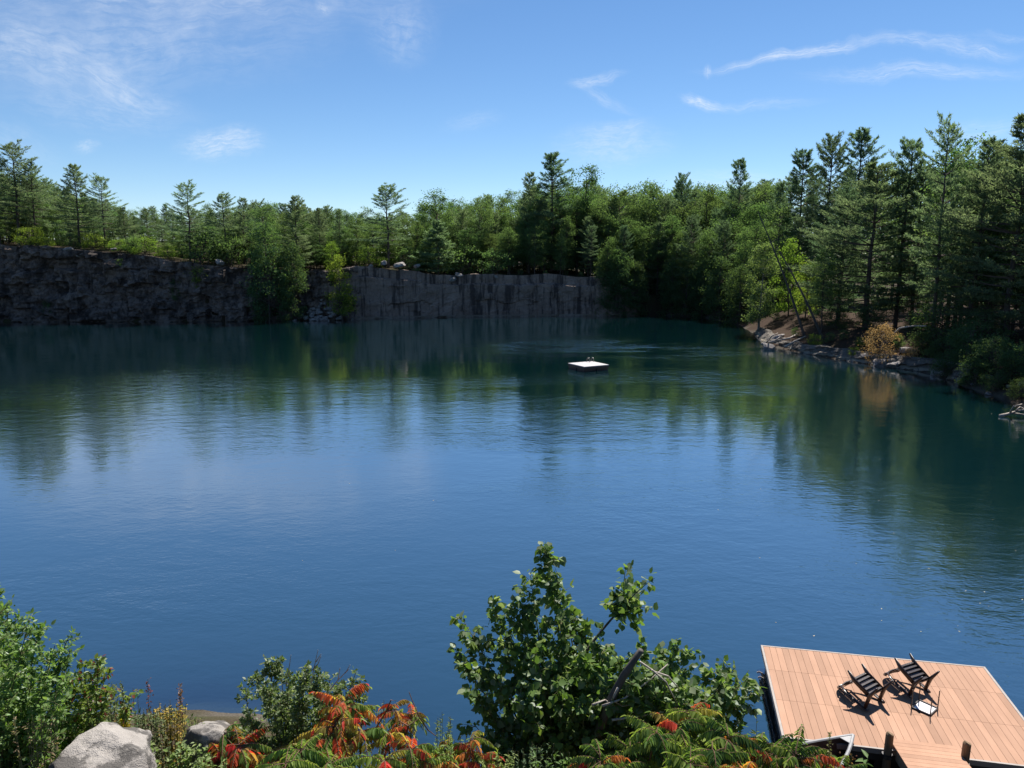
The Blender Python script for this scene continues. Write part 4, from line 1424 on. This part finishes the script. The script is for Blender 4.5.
# ------------------------------------------------------------------ rowing boat nosed out from the bank
bt = ground(852.5, 735.7, .62)
b2 = ground(814.5, 746.4, .62)
b3 = ground(833.5, 760, .62)
ax = np.array([bt[0] - (b2[0] + b3[0]) / 2, bt[1] - (b2[1] + b3[1]) / 2])
ax /= np.linalg.norm(ax)
boat = thing('rowing_boat', 'brown rowing boat with grey rim, its pointed bow poking out of the plants', 'boat', (bt[0], bt[1], .62))
boat.rotation_euler = (0, 0, math.atan2(ax[1], ax[0]))       # local +x to the bow tip
ns = 12
LB, WB, HB = 2.6, .58, .42
ts = np.linspace(0, 1, ns)
hw = WB * np.sin(np.clip(ts * 1.75, 0, 1.57)) ** 0.85 * (1 - .12 * np.clip(ts - .6, 0, 1))
shr = -0.10 * np.sin(ts * 2.2) + .30 * ts ** 1.5
outer, inner = [], []
prof = [(-1, 0), (-.86, -.55), (-.5, -.95), (0, -1), (.5, -.95), (.86, -.55), (1, 0)]
for i in range(ns):
    for (u, v_) in prof:
        outer.append((-LB * ts[i] - (0.10 * -v_ if i == 0 else 0), hw[i] * u, shr[i] + HB * v_))
for i in range(ns):
    for (u, v_) in prof:
        inner.append((-LB * ts[i] - .02, max(0, hw[i] - .02) * u, shr[i] + (HB - .02) * v_))
k = len(prof)
fo = [(i * k + j, i * k + j + 1, (i + 1) * k + j + 1, (i + 1) * k + j) for i in range(ns - 1) for j in range(k - 1)]
fi = [tuple(q + ns * k for q in f[::-1]) for f in fo]
mb = MB()
mb.add(outer + inner, fo + fi + [tuple((ns - 1) * k + j for j in range(k))])
mb.build('hull', M['hull'], boat)
for sg in (-1, 1):
    mb = MB()
    mb.tube([(.02 if i == 0 else -LB * ts[i], sg * hw[i], shr[i] + .012) for i in range(ns)], .026, 6, flat=(1.3, .8))
    mb.build('gunwale', M['gunwale'], boat)
mb = MB()
mb.add([(-.02, 0, .02), (-.26, -hw[1] * .95, .008), (-.26, hw[1] * .95, .008), (-.02, 0, .0), (-.26, -hw[1] * .95, -.012), (-.26, hw[1] * .95, -.012)], [(0, 2, 1), (3, 4, 5), (1, 2, 5, 4)])
mb.build('bow_plate', M['gunwale'], boat)
mb = MB()
mb.box(-1.25, -1.0, -.5, .5, -.12, -.09)
mb.build('seat', M['hull'], boat)

# floating leaves
rl = random.Random(9)
for k in range(34):
    px, py = rl.choice([(rl.uniform(860, 1024), rl.uniform(400, 640)), (rl.uniform(700, 1020), rl.uniform(430, 640)), (rl.uniform(300, 780), rl.uniform(480, 640))])
    if 755 < px and py > 640:
        continue
    g = ground(px, py, 0.004)
    if shore([g[:2]])[0][0] > -.5:
        continue
    s = rl.uniform(.018, .038) * (1 + (g[1] / 40) * .7)
    mb = MB()
    mb.add([(0, 0, 0), (.5, .35, .06), (1.1, .2, .03), (1.4, 0, .12), (1.0, -.35, .05), (.4, -.3, .02)], [(0, 5, 4, 3), (0, 3, 2, 1)])
    o = mb.build('floating_leaf', M['speck'])
    o.location = g
    o.scale = (s, s, s)
    o.rotation_euler = (0, 0, rl.uniform(0, 6.28))
    tag(o, 'pale fallen leaf drifting on the dark water', 'leaf', 'leaves drifting on the water')

# ------------------------------------------------------------------ plants of the near bank
def bez(a, b, c, n=10):
    t = np.linspace(0, 1, n)[:, None]
    return (1 - t) ** 2 * a + 2 * t * (1 - t) * b + t * t * c


def near_shrub(name, label, base_px, Y, tips, leaf_len, per_twig, twigs, cols, seed, twig_len=(.15, .45), extra=0, T=T_LEAF, mat='leaf', width=.8, start=.3, stem_r=.014, ydep=.5, group=None, droop=.5, tipcol=None, cat='shrub', bark='stem', tipfrac=.0):
    """leafy shrub: stems from one root to given tips, side twigs, leaves along every twig"""
    rng = np.random.default_rng(seed)
    bx = at(base_px, 768, Y)[0]
    root = np.array([bx, Y, gz(bx, Y) - .05])
    t = thing(name, label, cat, root, group)
    st, lv = MB(), Leaves(T)
    targets = [at(a[0], a[1], Y + (a[2] if len(a) > 2 else rng.uniform(-ydep, ydep))) for a in tips]
    n0 = len(targets)
    for e in range(extra):
        i = rng.integers(n0)
        q = root + (targets[i] - root) * rng.uniform(.5, .9) + rng.normal(size=3) * np.array([.22, ydep * .7, .12])
        q[1] = min(max(q[1], Y - ydep), Y + ydep)
        q[2] = min(q[2], CAMH - (CAMH - targets[i][2]) * q[1] / targets[i][1] - .05)
        targets.append(q)
    cols = np.array(cols, float)
    for ti, tp in enumerate(targets):
        r0 = root + np.append(rng.normal(size=2) * .12, 0)
        mid = r0 + (tp - r0) * .5 + np.array([rng.normal() * .08 - (tp[0] - r0[0]) * .12, rng.normal() * .1, .12 + .1 * rng.random()])
        path = bez(r0, mid, tp, 14)
        st.tube(path, np.linspace(stem_r, .003, 14), 5)
        L = np.linalg.norm(tp - r0)
        nt_ = int(twigs * L)
        for j in range(nt_):
            u = start + (1 - start) * rng.random() ** .85
            q = np.array([np.interp(u * 13, range(14), path[:, k]) for k in range(3)])
            tang = unit(path[min(13, int(u * 13) + 1)] - path[int(u * 13) - 1])
            d = unit(tang * .5 + rng.normal(size=3) * np.array([.7, .7, .45]) + np.array([0, 0, .15]))
            tlen = rng.uniform(*twig_len) * (1.15 - .75 * u)
            end = q + d * tlen + np.array([0, 0, -.12 * tlen])
            tw_ = bez(q, q + d * tlen * .55 + np.array([0, 0, .06 * tlen]), end, 5)
            st.tube(tw_, np.linspace(.0045, .0015, 5), 3, cap=False)
            m = max(2, int(per_twig * rng.uniform(.6, 1.3)))
            uu = rng.uniform(.15, 1, m)
            pp = np.stack([np.interp(uu * 4, range(5), tw_[:, k]) for k in range(3)], 1)
            A = unit(rng.normal(size=(m, 3)) * .75 + d * .55 + np.array([0, 0, -droop]))
            N = unit(rng.normal(size=(m, 3)) * .55 + np.array([0, -.15, .9]))
            ll = leaf_len * rng.uniform(.42, 1.2, m)
            cc = cols[rng.integers(len(cols), size=m)] * rng.uniform(.85, 1.15, (m, 1))
            if tipcol is not None:
                k_ = (u > .8) & (rng.random(m) < tipfrac)
                cc = np.where(np.reshape(k_, (-1, 1)), np.array(tipcol), cc)
            lv.add(pp + A * .012, A, N, ll, ll * width * rng.uniform(.85, 1.1, m), cc)
        m = max(3, int(10 * L * (1 - start)))
        uu = rng.uniform(start, 1, m)
        pp = np.stack([np.interp(uu * 13, range(14), path[:, k]) for k in range(3)], 1)
        A = unit(rng.normal(size=(m, 3)) + np.array([0, 0, -droop * .5]))
        lv.add(pp, A, unit(rng.normal(size=(m, 3)) * .5 + np.array([0, 0, 1])), leaf_len * rng.uniform(.6, 1.1, m), leaf_len * width * .9, cols[rng.integers(len(cols), size=m)])
        lv.add(tp + rng.normal(size=(4, 3)) * .02, unit(rng.normal(size=(4, 3)) * .5 + np.array([0, 0, .8])), rvec(4, rng), leaf_len * .6, leaf_len * .4, cols[rng.integers(len(cols), size=4)])
    st.build('stem', M[bark], t, root)
    lv.build('foliage', M[mat], t, root)
    return t, root


GRN = [(.125, .205, .060), (.15, .235, .068), (.11, .18, .06), (.20, .275, .085), (.26, .31, .19)]
YGR = [(.18, .25, .05), (.15, .22, .05), (.21, .27, .07)]
# poplar thicket in the middle
pop_tips = [(545, 546, .2), (530, 572, .3), (558, 580, 0), (492, 606, .2), (500, 640, -.2), (463, 620, 0), (458, 655, -.2), (470, 690, -.4), (475, 725, -.5), (515, 610, .1), (560, 620, -.2), (585, 628, .2), (600, 640, -.2), (535, 650, -.5), (520, 690, -.7), (560, 680, -.6), (600, 690, -.6),
            (690, 655, .2), (712, 672, 0), (735, 668, .3), (752, 690, .2), (700, 690, -.3), (670, 690, -.4), (655, 668, 0), (640, 720, -.7), (735, 700, 0), (718, 715, -.3), (748, 678, .1), (722, 684, -.2), (705, 700, -.4), (685, 672, .1), (668, 700, -.5), (745, 715, -.1), (690, 720, -.5), (655, 690, -.3), (608, 652, .4), (622, 660, .5), (640, 650, .5), (598, 662, .4), (662, 652, .4), (650, 688, .5), (632, 690, .5), (612, 690, .4), (675, 648, .3), (632, 668, -.55), (648, 676, -.6), (668, 684, -.6), (690, 690, -.6), (612, 700, -.6), (640, 702, -.7), (676, 706, -.7), (625, 684, -.7), (585, 700, -.7), (560, 715, -.7), (660, 668, -.5), (585, 660, -.5), (490, 745, -.6)]
poplar, proot = near_shrub('poplar_thicket', 'big broad-leaved poplar thicket with a broken branch, in front of the water', 590, 7.4, pop_tips, .085, 10, 16, GRN, 101, (.2, .5), extra=52, width=.88, start=.32, stem_r=.022, ydep=.6, droop=.8)
rng = np.random.default_rng(77)
# the raised spray on a bare limb
lv, st = Leaves(T_LEAF), MB()
a, b, c = at(575, 668, 7.3), at(598, 632, 7.4), at(622, 608, 7.4)
st.tube(bez(a, b, c), np.linspace(.018, .009, 10), 6)
for tip in ((626, 563), (655, 578), (612, 590), (640, 600), (652, 610), (622, 622), (640, 632), (608, 605), (634, 585)):
    tp = at(*tip, 7.4 + rng.uniform(-.25, .25))
    pth = bez(c, (c + tp) / 2 + np.array([0, 0, .05]), tp, 8)
    st.tube(pth, np.linspace(.007, .002, 8), 4)
    m = 34
    u = rng.uniform(.1, 1, m)
    pp = np.stack([np.interp(u * 7, range(8), pth[:, k]) for k in range(3)], 1) + rng.normal(size=(m, 3)) * .035
    A = unit(rng.normal(size=(m, 3)) * .7 + np.array([0, 0, -.55]))
    ll = .09 * rng.uniform(.6, 1.1, m)
    lv = Leaves(T_LEAF)
    lv.add(pp, A, unit(rng.normal(size=(m, 3)) * .55 + np.array([0, -.1, .9])), ll, ll * .88, np.array(GRN)[rng.integers(5, size=m)])
    lv.build('leaf_spray', M['leaf'], poplar, proot)
st.build('limb', M['bark_dead'], poplar, proot)
mb = MB()
mb.tube(np.array([at(598, 735, 6.75), at(608, 705, 6.72), at(624, 675, 6.66), at(641, 650, 6.6)]), [.045, .042, .036, .028], 9)
mb.build('broken_trunk', M['bark_dead'], poplar, proot, smooth=True)
for pts in ([(640, 662), (655, 672), (668, 676), (680, 690)], [(652, 670), (666, 682), (678, 706)], [(602, 706), (625, 698), (650, 680), (668, 664)], [(592, 705), (605, 700), (622, 712)], [(612, 720), (640, 716), (664, 712)], [(618, 688), (612, 700), (622, 706), (640, 704)]):
    mb = MB()
    mb.tube(np.array([at(*q, 6.6 + .06 * i) for i, q in enumerate(pts)]), np.linspace(.012, .005, len(pts)), 6)
    mb.build('broken_branch', M['wood_pale'], poplar, proot, smooth=True)

# bright shrub at the left edge
lt = [(-2, 590), (8, 606), (16, 612), (30, 620), (38, 632), (55, 645), (48, 660), (20, 650), (5, 660), (66, 676), (62, 700), (40, 690), (15, 700), (70, 712), (40, 725), (10, 740), (-10, 640), (-20, 700), (0, 735), (70, 690), (-25, 610)]
near_shrub('leafy_shrub', 'large bright green shrub of small leaves beside the bigger boulder', -10, 6.0, lt, .05, 13, 26, [(.15, .25, .07), (.19, .29, .09), (.13, .22, .065), (.22, .31, .13)], 102, (.12, .34), extra=60, T=T_LEAF, mat='leaf', width=.55, start=.25, ydep=.55, droop=.25)
near_shrub('leafy_shrub', 'yellow-green shrub with reddish tips between the bright shrub and the boulder', 92, 6.3, [(70, 676), (84, 664), (98, 660), (104, 672), (90, 680), (108, 690), (78, 690), (98, 700)], .05, 10, 20, YGR, 103, (.1, .25), extra=10, width=.6, ydep=.3, tipcol=(.24, .07, .05), tipfrac=.12)
near_shrub('leafy_shrub', 'small silver-green twiggy shrub with fine leaves at the boulder\'s shoulder', 112, 6.2, [(112, 685), (122, 684), (118, 698), (110, 708)], .03, 7, 16, [(.15, .19, .09), (.12, .16, .07)], 104, (.06, .16), extra=4, width=.45, ydep=.2, mat='leaf_dull')
# round shrub in front of the water
rt_ = [(246, 693), (255, 676), (265, 684), (278, 660), (290, 672), (305, 668), (318, 674), (330, 680), (340, 690), (250, 715), (345, 705), (260, 735), (300, 690), (280, 700), (320, 705), (275, 730), (300, 735), (268, 664), (356, 672), (362, 690)]
rs, rroot = near_shrub('round_shrub', 'rounded shrub with tiny pale-backed leaves and bare grey twigs on top', 295, 6.6, rt_, .040, 15, 30, [(.14, .20, .075), (.18, .235, .11), (.12, .175, .06), (.23, .27, .16)], 105, (.1, .28), extra=52, width=.62, start=.25, ydep=.45, droop=.1, mat='leaf')
tw2 = MB()
for pts in ([(310, 690), (314, 668), (318, 650)], [(316, 662), (321, 654)], [(330, 690), (338, 680), (346, 672), (350, 665)], [(338, 680), (340, 668)], [(345, 673), (349, 669)], [(286, 685), (289, 668), (291, 655)], [(300, 682), (318, 664), (321, 656)]):
    tw2.tube(np.array([at(*q, 6.5) for q in pts]), np.linspace(.006, .0025, len(pts)), 4)
tw2.build('bare_twigs', M['wood_pale'], rs, rroot)


# ------------------------------------------------------------------ sumac
RED, ORG, YEL = (.60, .065, .045), (.66, .20, .06), (.48, .40, .09)
SGR, SLG = (.14, .235, .055), (.25, .33, .07)


def sumac(label, Y, heads, seed, palette, leaf_len=.42, nleaf=8, group=None):
    """stems ending in rosettes of long arching pinnate leaves"""
    rng = np.random.default_rng(seed)
    bx = np.mean([at(h[0], 768, Y)[0] for h in heads])
    root = np.array([bx, Y, gz(bx, Y) - .05])
    t = thing('sumac', label, 'sumac', root, group)
    st, ra_ = MB(), MB()
    lv = Leaves(T_LANCE)
    cols, wts = palette
    cols = np.array(cols)
    for hi, h in enumerate(heads):
        hd = at(h[0], h[1], Y + (h[2] if len(h) > 2 else rng.uniform(-.3, .3)))
        r0 = root + np.array([rng.normal() * .1, rng.normal() * .1, 0])
        st.tube(bez(r0, (r0 + hd) / 2 + np.array([rng.normal() * .1, 0, .1]), hd, 9), np.linspace(.016, .008, 9), 6)
        n = nleaf + 8
        hd = hd + np.array([0, 0, .07])
        for k in range(n):
            az = k * 2.4 + rng.uniform(-.3, .3)
            L = leaf_len * .82 * rng.uniform(.7, 1.15)
            el = rng.uniform(.15, .85)
            d = np.array([math.cos(az) * math.cos(el), math.sin(az) * math.cos(el), math.sin(el)])
            o = hd - np.array([0, 0, 1]) * rng.uniform(0, .16)
            tt = np.linspace(0, 1, 15)
            path = o + d * (tt * L)[:, None] + np.array([0, 0, -1]) * (tt ** 2 * L * rng.uniform(.35, .85))[:, None]
            c = cols[rng.choice(len(cols), p=wts)]
            c2 = cols[rng.choice(len(cols), p=wts)]
            ra_.tube(path, np.linspace(.0045, .0018, 15), 4, col=(.25, .09, .05), cap=False)
            tg = unit(np.gradient(path, axis=0))
            sd = unit(np.cross(tg, np.array([0, 0, 1])))
            for i in range(2, 15):
                sz = .092 * math.sin(math.pi * (.18 + .74 * i / 15)) * rng.uniform(.85, 1.15) * leaf_len / .42
                for sgn in (-1, 1):
                    A = tg[i] * .45 + sd[i] * sgn * .8 + np.array([0, 0, -rng.uniform(.6, 1.5)])
                    N = np.array([0, 0, 1]) + sd[i] * sgn * .5 + rng.normal(size=3) * .25
                    cc = (c * (1 - .25) + c2 * .25) if rng.random() < .8 else c2
                    lv.add(path[i], A, N, sz, sz * .31, cc * rng.uniform(.85, 1.15))
            lv.add(path[-1], tg[-1] + np.array([0, 0, -.3]), np.array([0, 0, 1.0]), .07, .02, c)
    st.build('stem', M['stem_red'], t, root)
    ra_.build('leaf_stalks', M['stem_red'], t, root)
    lv.build('foliage', M['autumn'], t, root)
    return t


mixR = ([RED, ORG, YEL, SLG, SGR], [.27, .10, .10, .32, .21])
mixO = ([RED, ORG, YEL, SLG, SGR], [.16, .12, .16, .36, .20])
mixG = ([RED, ORG, YEL, SLG, SGR], [.06, .03, .05, .50, .36])
mixD = ([RED, ORG, SLG, SGR, (.06, .12, .028)], [.03, .02, .22, .42, .31])
SG1 = 'autumn sumacs left of the poplar thicket'
sumac('scarlet sumac spreading low in front of the smaller boulder', 6.0, [(240, 752, 0), (222, 765, -.1), (262, 760, .1)], 201, mixR, .40, 7, SG1)
sumac('dark green drooping sumac sprig overlapping the smaller boulder', 6.1, [(224, 738, 0)], 202, ([SGR, (.05, .10, .025)], [.5, .5]), .28, 5, SG1)
sumac('yellow-green and orange sumac rising at the round shrub\'s right side', 6.2, [(345, 706, .1), (335, 728, -.1), (362, 735, 0)], 203, mixO, .42, 8, SG1)
sumac('mostly green sumac with red-edged leaves below the round shrub', 5.7, [(300, 756, 0), (330, 765, 0), (285, 770, -.2)], 204, mixG, .42, 7, SG1)
sumac('red-leaved thin sumac with bare forked tips against the water', 6.3, [(395, 712, .1), (412, 722, 0), (388, 738, -.1)], 205, mixR, .26, 5, SG1)
sumac('orange-red sumac next to the poplar thicket\'s foot', 6.1, [(470, 745, 0), (448, 752, .1), (482, 762, -.1)], 206, mixR, .30, 6, SG1)
sumac('yellowing sumac between the thin red one and the orange-red one', 5.8, [(410, 755, 0), (432, 764, .1), (385, 765, -.1)], 207, mixO, .36, 7, SG1)
SG2 = 'green sumacs between the poplar thicket and the dock'
sumac('green sumac with hanging orange-brown leaflets under the broken branch', 5.9, [(655, 738, 0), (630, 752, .1)], 211, mixD, .42, 8, SG2)
sumac('pale yellow-green sumac topping the green sumac bank', 6.1, [(690, 716, .2), (678, 730, 0)], 212, mixG, .40, 8, SG2)
sumac('deep green sumac in the middle of the bank below the thicket\'s tip', 5.8, [(728, 740, .1), (712, 756, -.1)], 213, mixD, .44, 9, SG2)
sumac('deep green sumac nearest the dock\'s corner', 5.9, [(775, 752, .1), (795, 760, -.1), (758, 752, .2)], 214, mixD, .40, 9, SG2)
sumac('green sumac with broad drooping leaves beside the boat bow', 5.9, [(812, 762, 0), (838, 772, 0)], 215, mixD, .36, 8, SG2)
sumac('green sumac low at the thicket\'s foot with one red leaf', 5.6, [(600, 762, 0), (620, 774, 0)], 216, mixD, .38, 8, SG2)
sumac('orange-flecked green sumac low between its deep green neighbours', 5.5, [(690, 768, 0), (745, 776, 0)], 217, ([ORG, YEL, SLG, SGR], [.06, .06, .44, .44]), .40, 9, SG2)
# bare forked sumac stalks
fk = thing('bare_stalks', 'pinkish forked bare stalks sticking up against the water', 'twigs', at(400, 768, 6.2))
mb = MB()
for pts in ([(404, 742), (408, 726), (420, 718), (412, 700), (409, 692)], [(408, 726), (398, 720)], [(376, 728), (386, 712), (392, 704)], [(420, 718), (428, 730), (436, 736)], [(450, 758), (462, 745), (478, 738)], [(386, 712), (391, 700), (396, 701)]):
    mb.tube(np.array([at(*q, 6.2) for q in pts]), np.linspace(.008, .003, len(pts)), 5)
mb.build('stem', M['stem_red'], fk, at(400, 768, 6.2))


# ------------------------------------------------------------------ boulders
def boulder(label, px, py, Y, rx, ry, rz, seed, rot):
    import bmesh
    bm = bmesh.new()
    bmesh.ops.create_icosphere(bm, subdivisions=5, radius=1)
    rng = np.random.default_rng(seed)
    pl = [(unit(np.array([rng.normal(), rng.normal(), abs(rng.normal()) * .8])), rng.uniform(.62, .9)) for _ in range(11)]
    for v in bm.verts:
        p = np.array(v.co)
        for n_, d_ in pl:
            k_ = p @ n_ - d_
            if k_ > 0:
                p = p - n_ * k_ * .93
        q = Vector(p)
        p = p * (1 + .13 * mn.fractal(q * 1.6 + Vector((seed, 1, 0)), 1, 2, 5) + .03 * mn.fractal(q * 7 + Vector((seed, 1, 0)), 1, 2, 3))
        v.co = (p[0] * rx, p[1] * ry, p[2] * rz)
    me = bpy.data.meshes.new('boulder')
    bm.to_mesh(me)
    bm.free()
    me.shade_smooth()
    o = link('boulder', me, M['boulder'])
    c = at(px, py, Y)
    o.location = (c[0], c[1], c[2] - rz * .62)
    o.rotation_euler = (0, 0, rot)
    return tag(o, label, 'boulder', 'pale boulders at the bank edge')


boulder('larger pale lichen-spotted granite boulder beside the bright green shrub', 102, 744, 5.6, .45, .42, .31, 3, 1.3)
boulder('smaller pale boulder half behind the scarlet sumac', 211, 730, 6.2, .32, .32, .30, 8, 1.2)


# ------------------------------------------------------------------ weeds
def weed(label, px, top, Y, seed, leafcol, spike=None, leaf_len=.06, nst=3, spread=6, name='weed', spikecol=None, nleaf=18, width=.42, group='tall weeds at the bank edge', spl=.3, base=790):
    rng = np.random.default_rng(seed)
    nleaf = int(nleaf * 2.2)
    leaf_len *= 1.25
    bx = at(px, base, Y)[0]
    root = np.array([bx, Y, gz(bx, Y) - .03])
    t = thing(name, label, 'weed', root, group)
    st, lv = MB(), Leaves(T_LANCE)
    lc = np.array(leafcol, float)
    for k in range(nst):
        tp = at(px + (rng.uniform(-spread, spread) if k else 0), top + (rng.uniform(0, 10) if k else 0), Y + rng.uniform(-.08, .08) * (k > 0))
        path = bez(root + np.append(rng.normal(size=2) * .03, 0), (root + tp) / 2 + np.append(rng.normal(size=2) * .03, 0), tp, 10)
        st.tube(path, np.linspace(.0045, .002, 10), 5)
        u = rng.uniform(.35, .99 if spike is None else 1 - spl * .8, nleaf)
        pp = np.stack([np.interp(u * 9, range(10), path[:, i]) for i in range(3)], 1)
        A = unit(rng.normal(size=(nleaf, 3)) * np.array([1, 1, .25]) + np.array([0, 0, .35]))
        ll = leaf_len * rng.uniform(.6, 1.2, nleaf) * (1.25 - .6 * u)
        lv.add(pp, A, np.array([0, 0, 1.0]) + rng.normal(size=(nleaf, 3)) * .3, ll, ll * width, lc[rng.integers(len(lc), size=nleaf)] * 1.3)
        if spike is not None:
            sk = Leaves(T_DIAM)
            m = 130
            u = 1 - spl * rng.random(m)
            pp = np.stack([np.interp(u * 9, range(10), path[:, i]) for i in range(3)], 1) + rng.normal(size=(m, 3)) * spike
            cc = np.array(spikecol)[rng.integers(len(spikecol), size=m)]
            sk.add(pp, rvec(m, rng) + np.array([0, 0, .6]), rvec(m, rng), .022, .015, cc)
            sk.build('seed_head', M['leaf_dull'], t, root)
    st.build('stem', M['stem'], t, root)
    lv.build('foliage', M['leaf_dull'], t, root)
    return t


RB = [(.20, .055, .05), (.28, .10, .08), (.15, .06, .045)]
weed('tall dock weed with a dark red seed spike between the two boulders', 148, 679, 6.4, 301, [(.07, .12, .035)], .012, .05, 1, 3, spikecol=RB, spl=.32)
weed('thinner brown-red seed stalks right of the dark red spike', 180, 684, 6.5, 302, [(.10, .12, .04)], .012, .05, 2, 6, spikecol=[(.20, .09, .06), (.26, .15, .10)], spl=.25)
weed('golden-yellow drying weed clump between the boulders', 170, 700, 6.4, 303, [(.36, .25, .05), (.28, .22, .05), (.42, .30, .08), (.20, .20, .05)], None, .04, 30, 17, nleaf=34)
weed('green leafy weed standing left of the dark red spike', 133, 688, 6.4, 304, [(.045, .12, .035), (.06, .14, .05)], None, .075, 2, 5, width=.5, nleaf=12)
weed('dull olive weed clump at the foot of the red spike', 150, 708, 6.2, 305, [(.10, .13, .05), (.14, .15, .08), (.08, .11, .05)], None, .045, 26, 16, nleaf=34)
weed('small weed with bright yellow flowers above the bigger boulder', 122, 712, 6.3, 306, [(.12, .17, .04)], .014, .04, 4, 7, spikecol=[(.55, .42, .02), (.62, .50, .04)], spl=.15)
weed('rusty dry weed beside the yellow flowers', 113, 710, 6.3, 307, [(.22, .13, .06), (.26, .17, .07)], None, .035, 5, 5, nleaf=16)
weed('slender upright green weed against the shallow water, left of the poplar', 442, 712, 6.5, 308, [(.12, .17, .06), (.10, .15, .06)], None, .04, 9, 9, nleaf=40, width=.3)
weed('slender green weed between the round shrub and the red sumac', 384, 700, 6.6, 309, [(.12, .16, .06), (.15, .18, .08)], None, .035, 8, 9, nleaf=36, width=.3)
weed('slender pale weed rising at the round shrub\'s shoulder', 352, 680, 6.6, 310, [(.10, .16, .04)], None, .04, 4, 7, nleaf=22)
weed('feathery blue-green weed clump at the poplar thicket\'s foot', 532, 742, 5.9, 311, [(.10, .16, .10), (.13, .19, .12), (.12, .17, .07)], None, .04, 16, 22, nleaf=40, width=.2)
weed('tall star-topped green weed standing before the dock corner', 757, 712, 6.0, 312, [(.13, .18, .06), (.16, .20, .08)], None, .06, 1, 3, nleaf=26, width=.28)
weed('thin pale seed stalk beside the boat bow', 830, 732, 6.0, 313, [(.22, .22, .12)], .008, .03, 1, 2, spikecol=[(.35, .32, .2), (.28, .24, .14)], spl=.2, nleaf=6)
weed('brown plumed seed head next to the boat bow', 852, 754, 6.0, 314, [(.10, .14, .05)], .03, .05, 2, 6, spikecol=[(.20, .10, .06), (.28, .16, .10), (.16, .07, .05)], spl=.4)
weed('broad pale-green leafy weed at the lower edge of the dock', 868, 756, 6.0, 315, [(.13, .20, .07), (.10, .17, .06)], None, .13, 2, 8, nleaf=9, width=.42)
weed('low light-green leafy clump in front of the gap between boulders', 175, 738, 5.9, 316, [(.15, .21, .06), (.12, .18, .05), (.19, .24, .10)], None, .06, 22, 34, nleaf=30, width=.5)
weed('leafy green weed clump below the larger boulder\'s shoulder', 210, 752, 5.8, 317, [(.12, .18, .05), (.16, .21, .08)], None, .055, 12, 20, nleaf=26, width=.5)
weed('tangle of grey-brown dry stems at the bright shrub\'s foot', 32, 715, 5.5, 318, [(.20, .15, .10), (.26, .20, .13), (.15, .17, .06)], None, .05, 16, 26, nleaf=16, width=.2)
weed('lush green weed clump between sumac and poplar at the bottom edge', 560, 752, 5.7, 319, [(.08, .14, .035), (.11, .17, .05)], None, .07, 14, 34, nleaf=28, width=.4)
weed('fresh green weed filling beneath the yellowing sumac', 420, 745, 5.9, 320, [(.13, .19, .05), (.17, .22, .06), (.10, .16, .04)], None, .05, 18, 40, nleaf=34, width=.32)
weed('fresh green weed filling beneath the scarlet sumac', 275, 748, 6.1, 321, [(.10, .16, .04), (.13, .18, .05)], None, .055, 12, 24, nleaf=28, width=.42)
weed('leafy green weed clump at the gap of water left of the poplar thicket', 452, 732, 6.2, 322, [(.11, .17, .05), (.14, .20, .06)], None, .055, 14, 18, nleaf=30, width=.4)
weed('yellow-green weed clump low between the orange-red sumac and poplar thicket', 498, 750, 5.9, 323, [(.14, .20, .05), (.18, .22, .07)], None, .055, 14, 20, nleaf=30, width=.4)
weed('tall grassy weed clump right of the golden-yellow one', 192, 716, 6.3, 324, [(.12, .17, .05), (.20, .20, .07)], None, .04, 16, 10, nleaf=30, width=.25)

# low growth covering the near bank
rg = np.random.default_rng(55)
N_ = 26000
gxy = np.stack([rg.uniform(-14, 13, N_), rg.uniform(1.5, 13.5, N_)], 1)
zz_, ss_ = hmap(gxy[:, 0], gxy[:, 1])
dens = np.array([mn.noise((p[0] * .8, p[1] * .8, 5.0)) for p in gxy])
keep = (ss_ > 1.3) & (ss_ < 9.5) & (dens + rg.uniform(-.5, .5, N_) > -.25)
gp_ = np.column_stack([gxy, zz_])[keep]
m = len(gp_)
gcols = np.array([(.10, .16, .05), (.13, .19, .06), (.08, .13, .04), (.20, .19, .08), (.16, .12, .07)])
lv = Leaves(T_LANCE)
lv.add(gp_ + np.stack([rg.normal(size=m) * .05, rg.normal(size=m) * .05, rg.uniform(0, .14, m)], 1), unit(rg.normal(size=(m, 3)) * np.array([1, 1, .4]) + np.array([0, 0, .35])), np.array([0, 0, 1.0]) + rg.normal(size=(m, 3)) * .4,
       rg.uniform(.05, .12, m), rg.uniform(.02, .05, m), gcols[rg.integers(5, size=m)])
tag(lv.build('ground_cover', M['leaf_dull']), 'low green and dry growth covering the near bank', 'ground cover', kind='stuff')
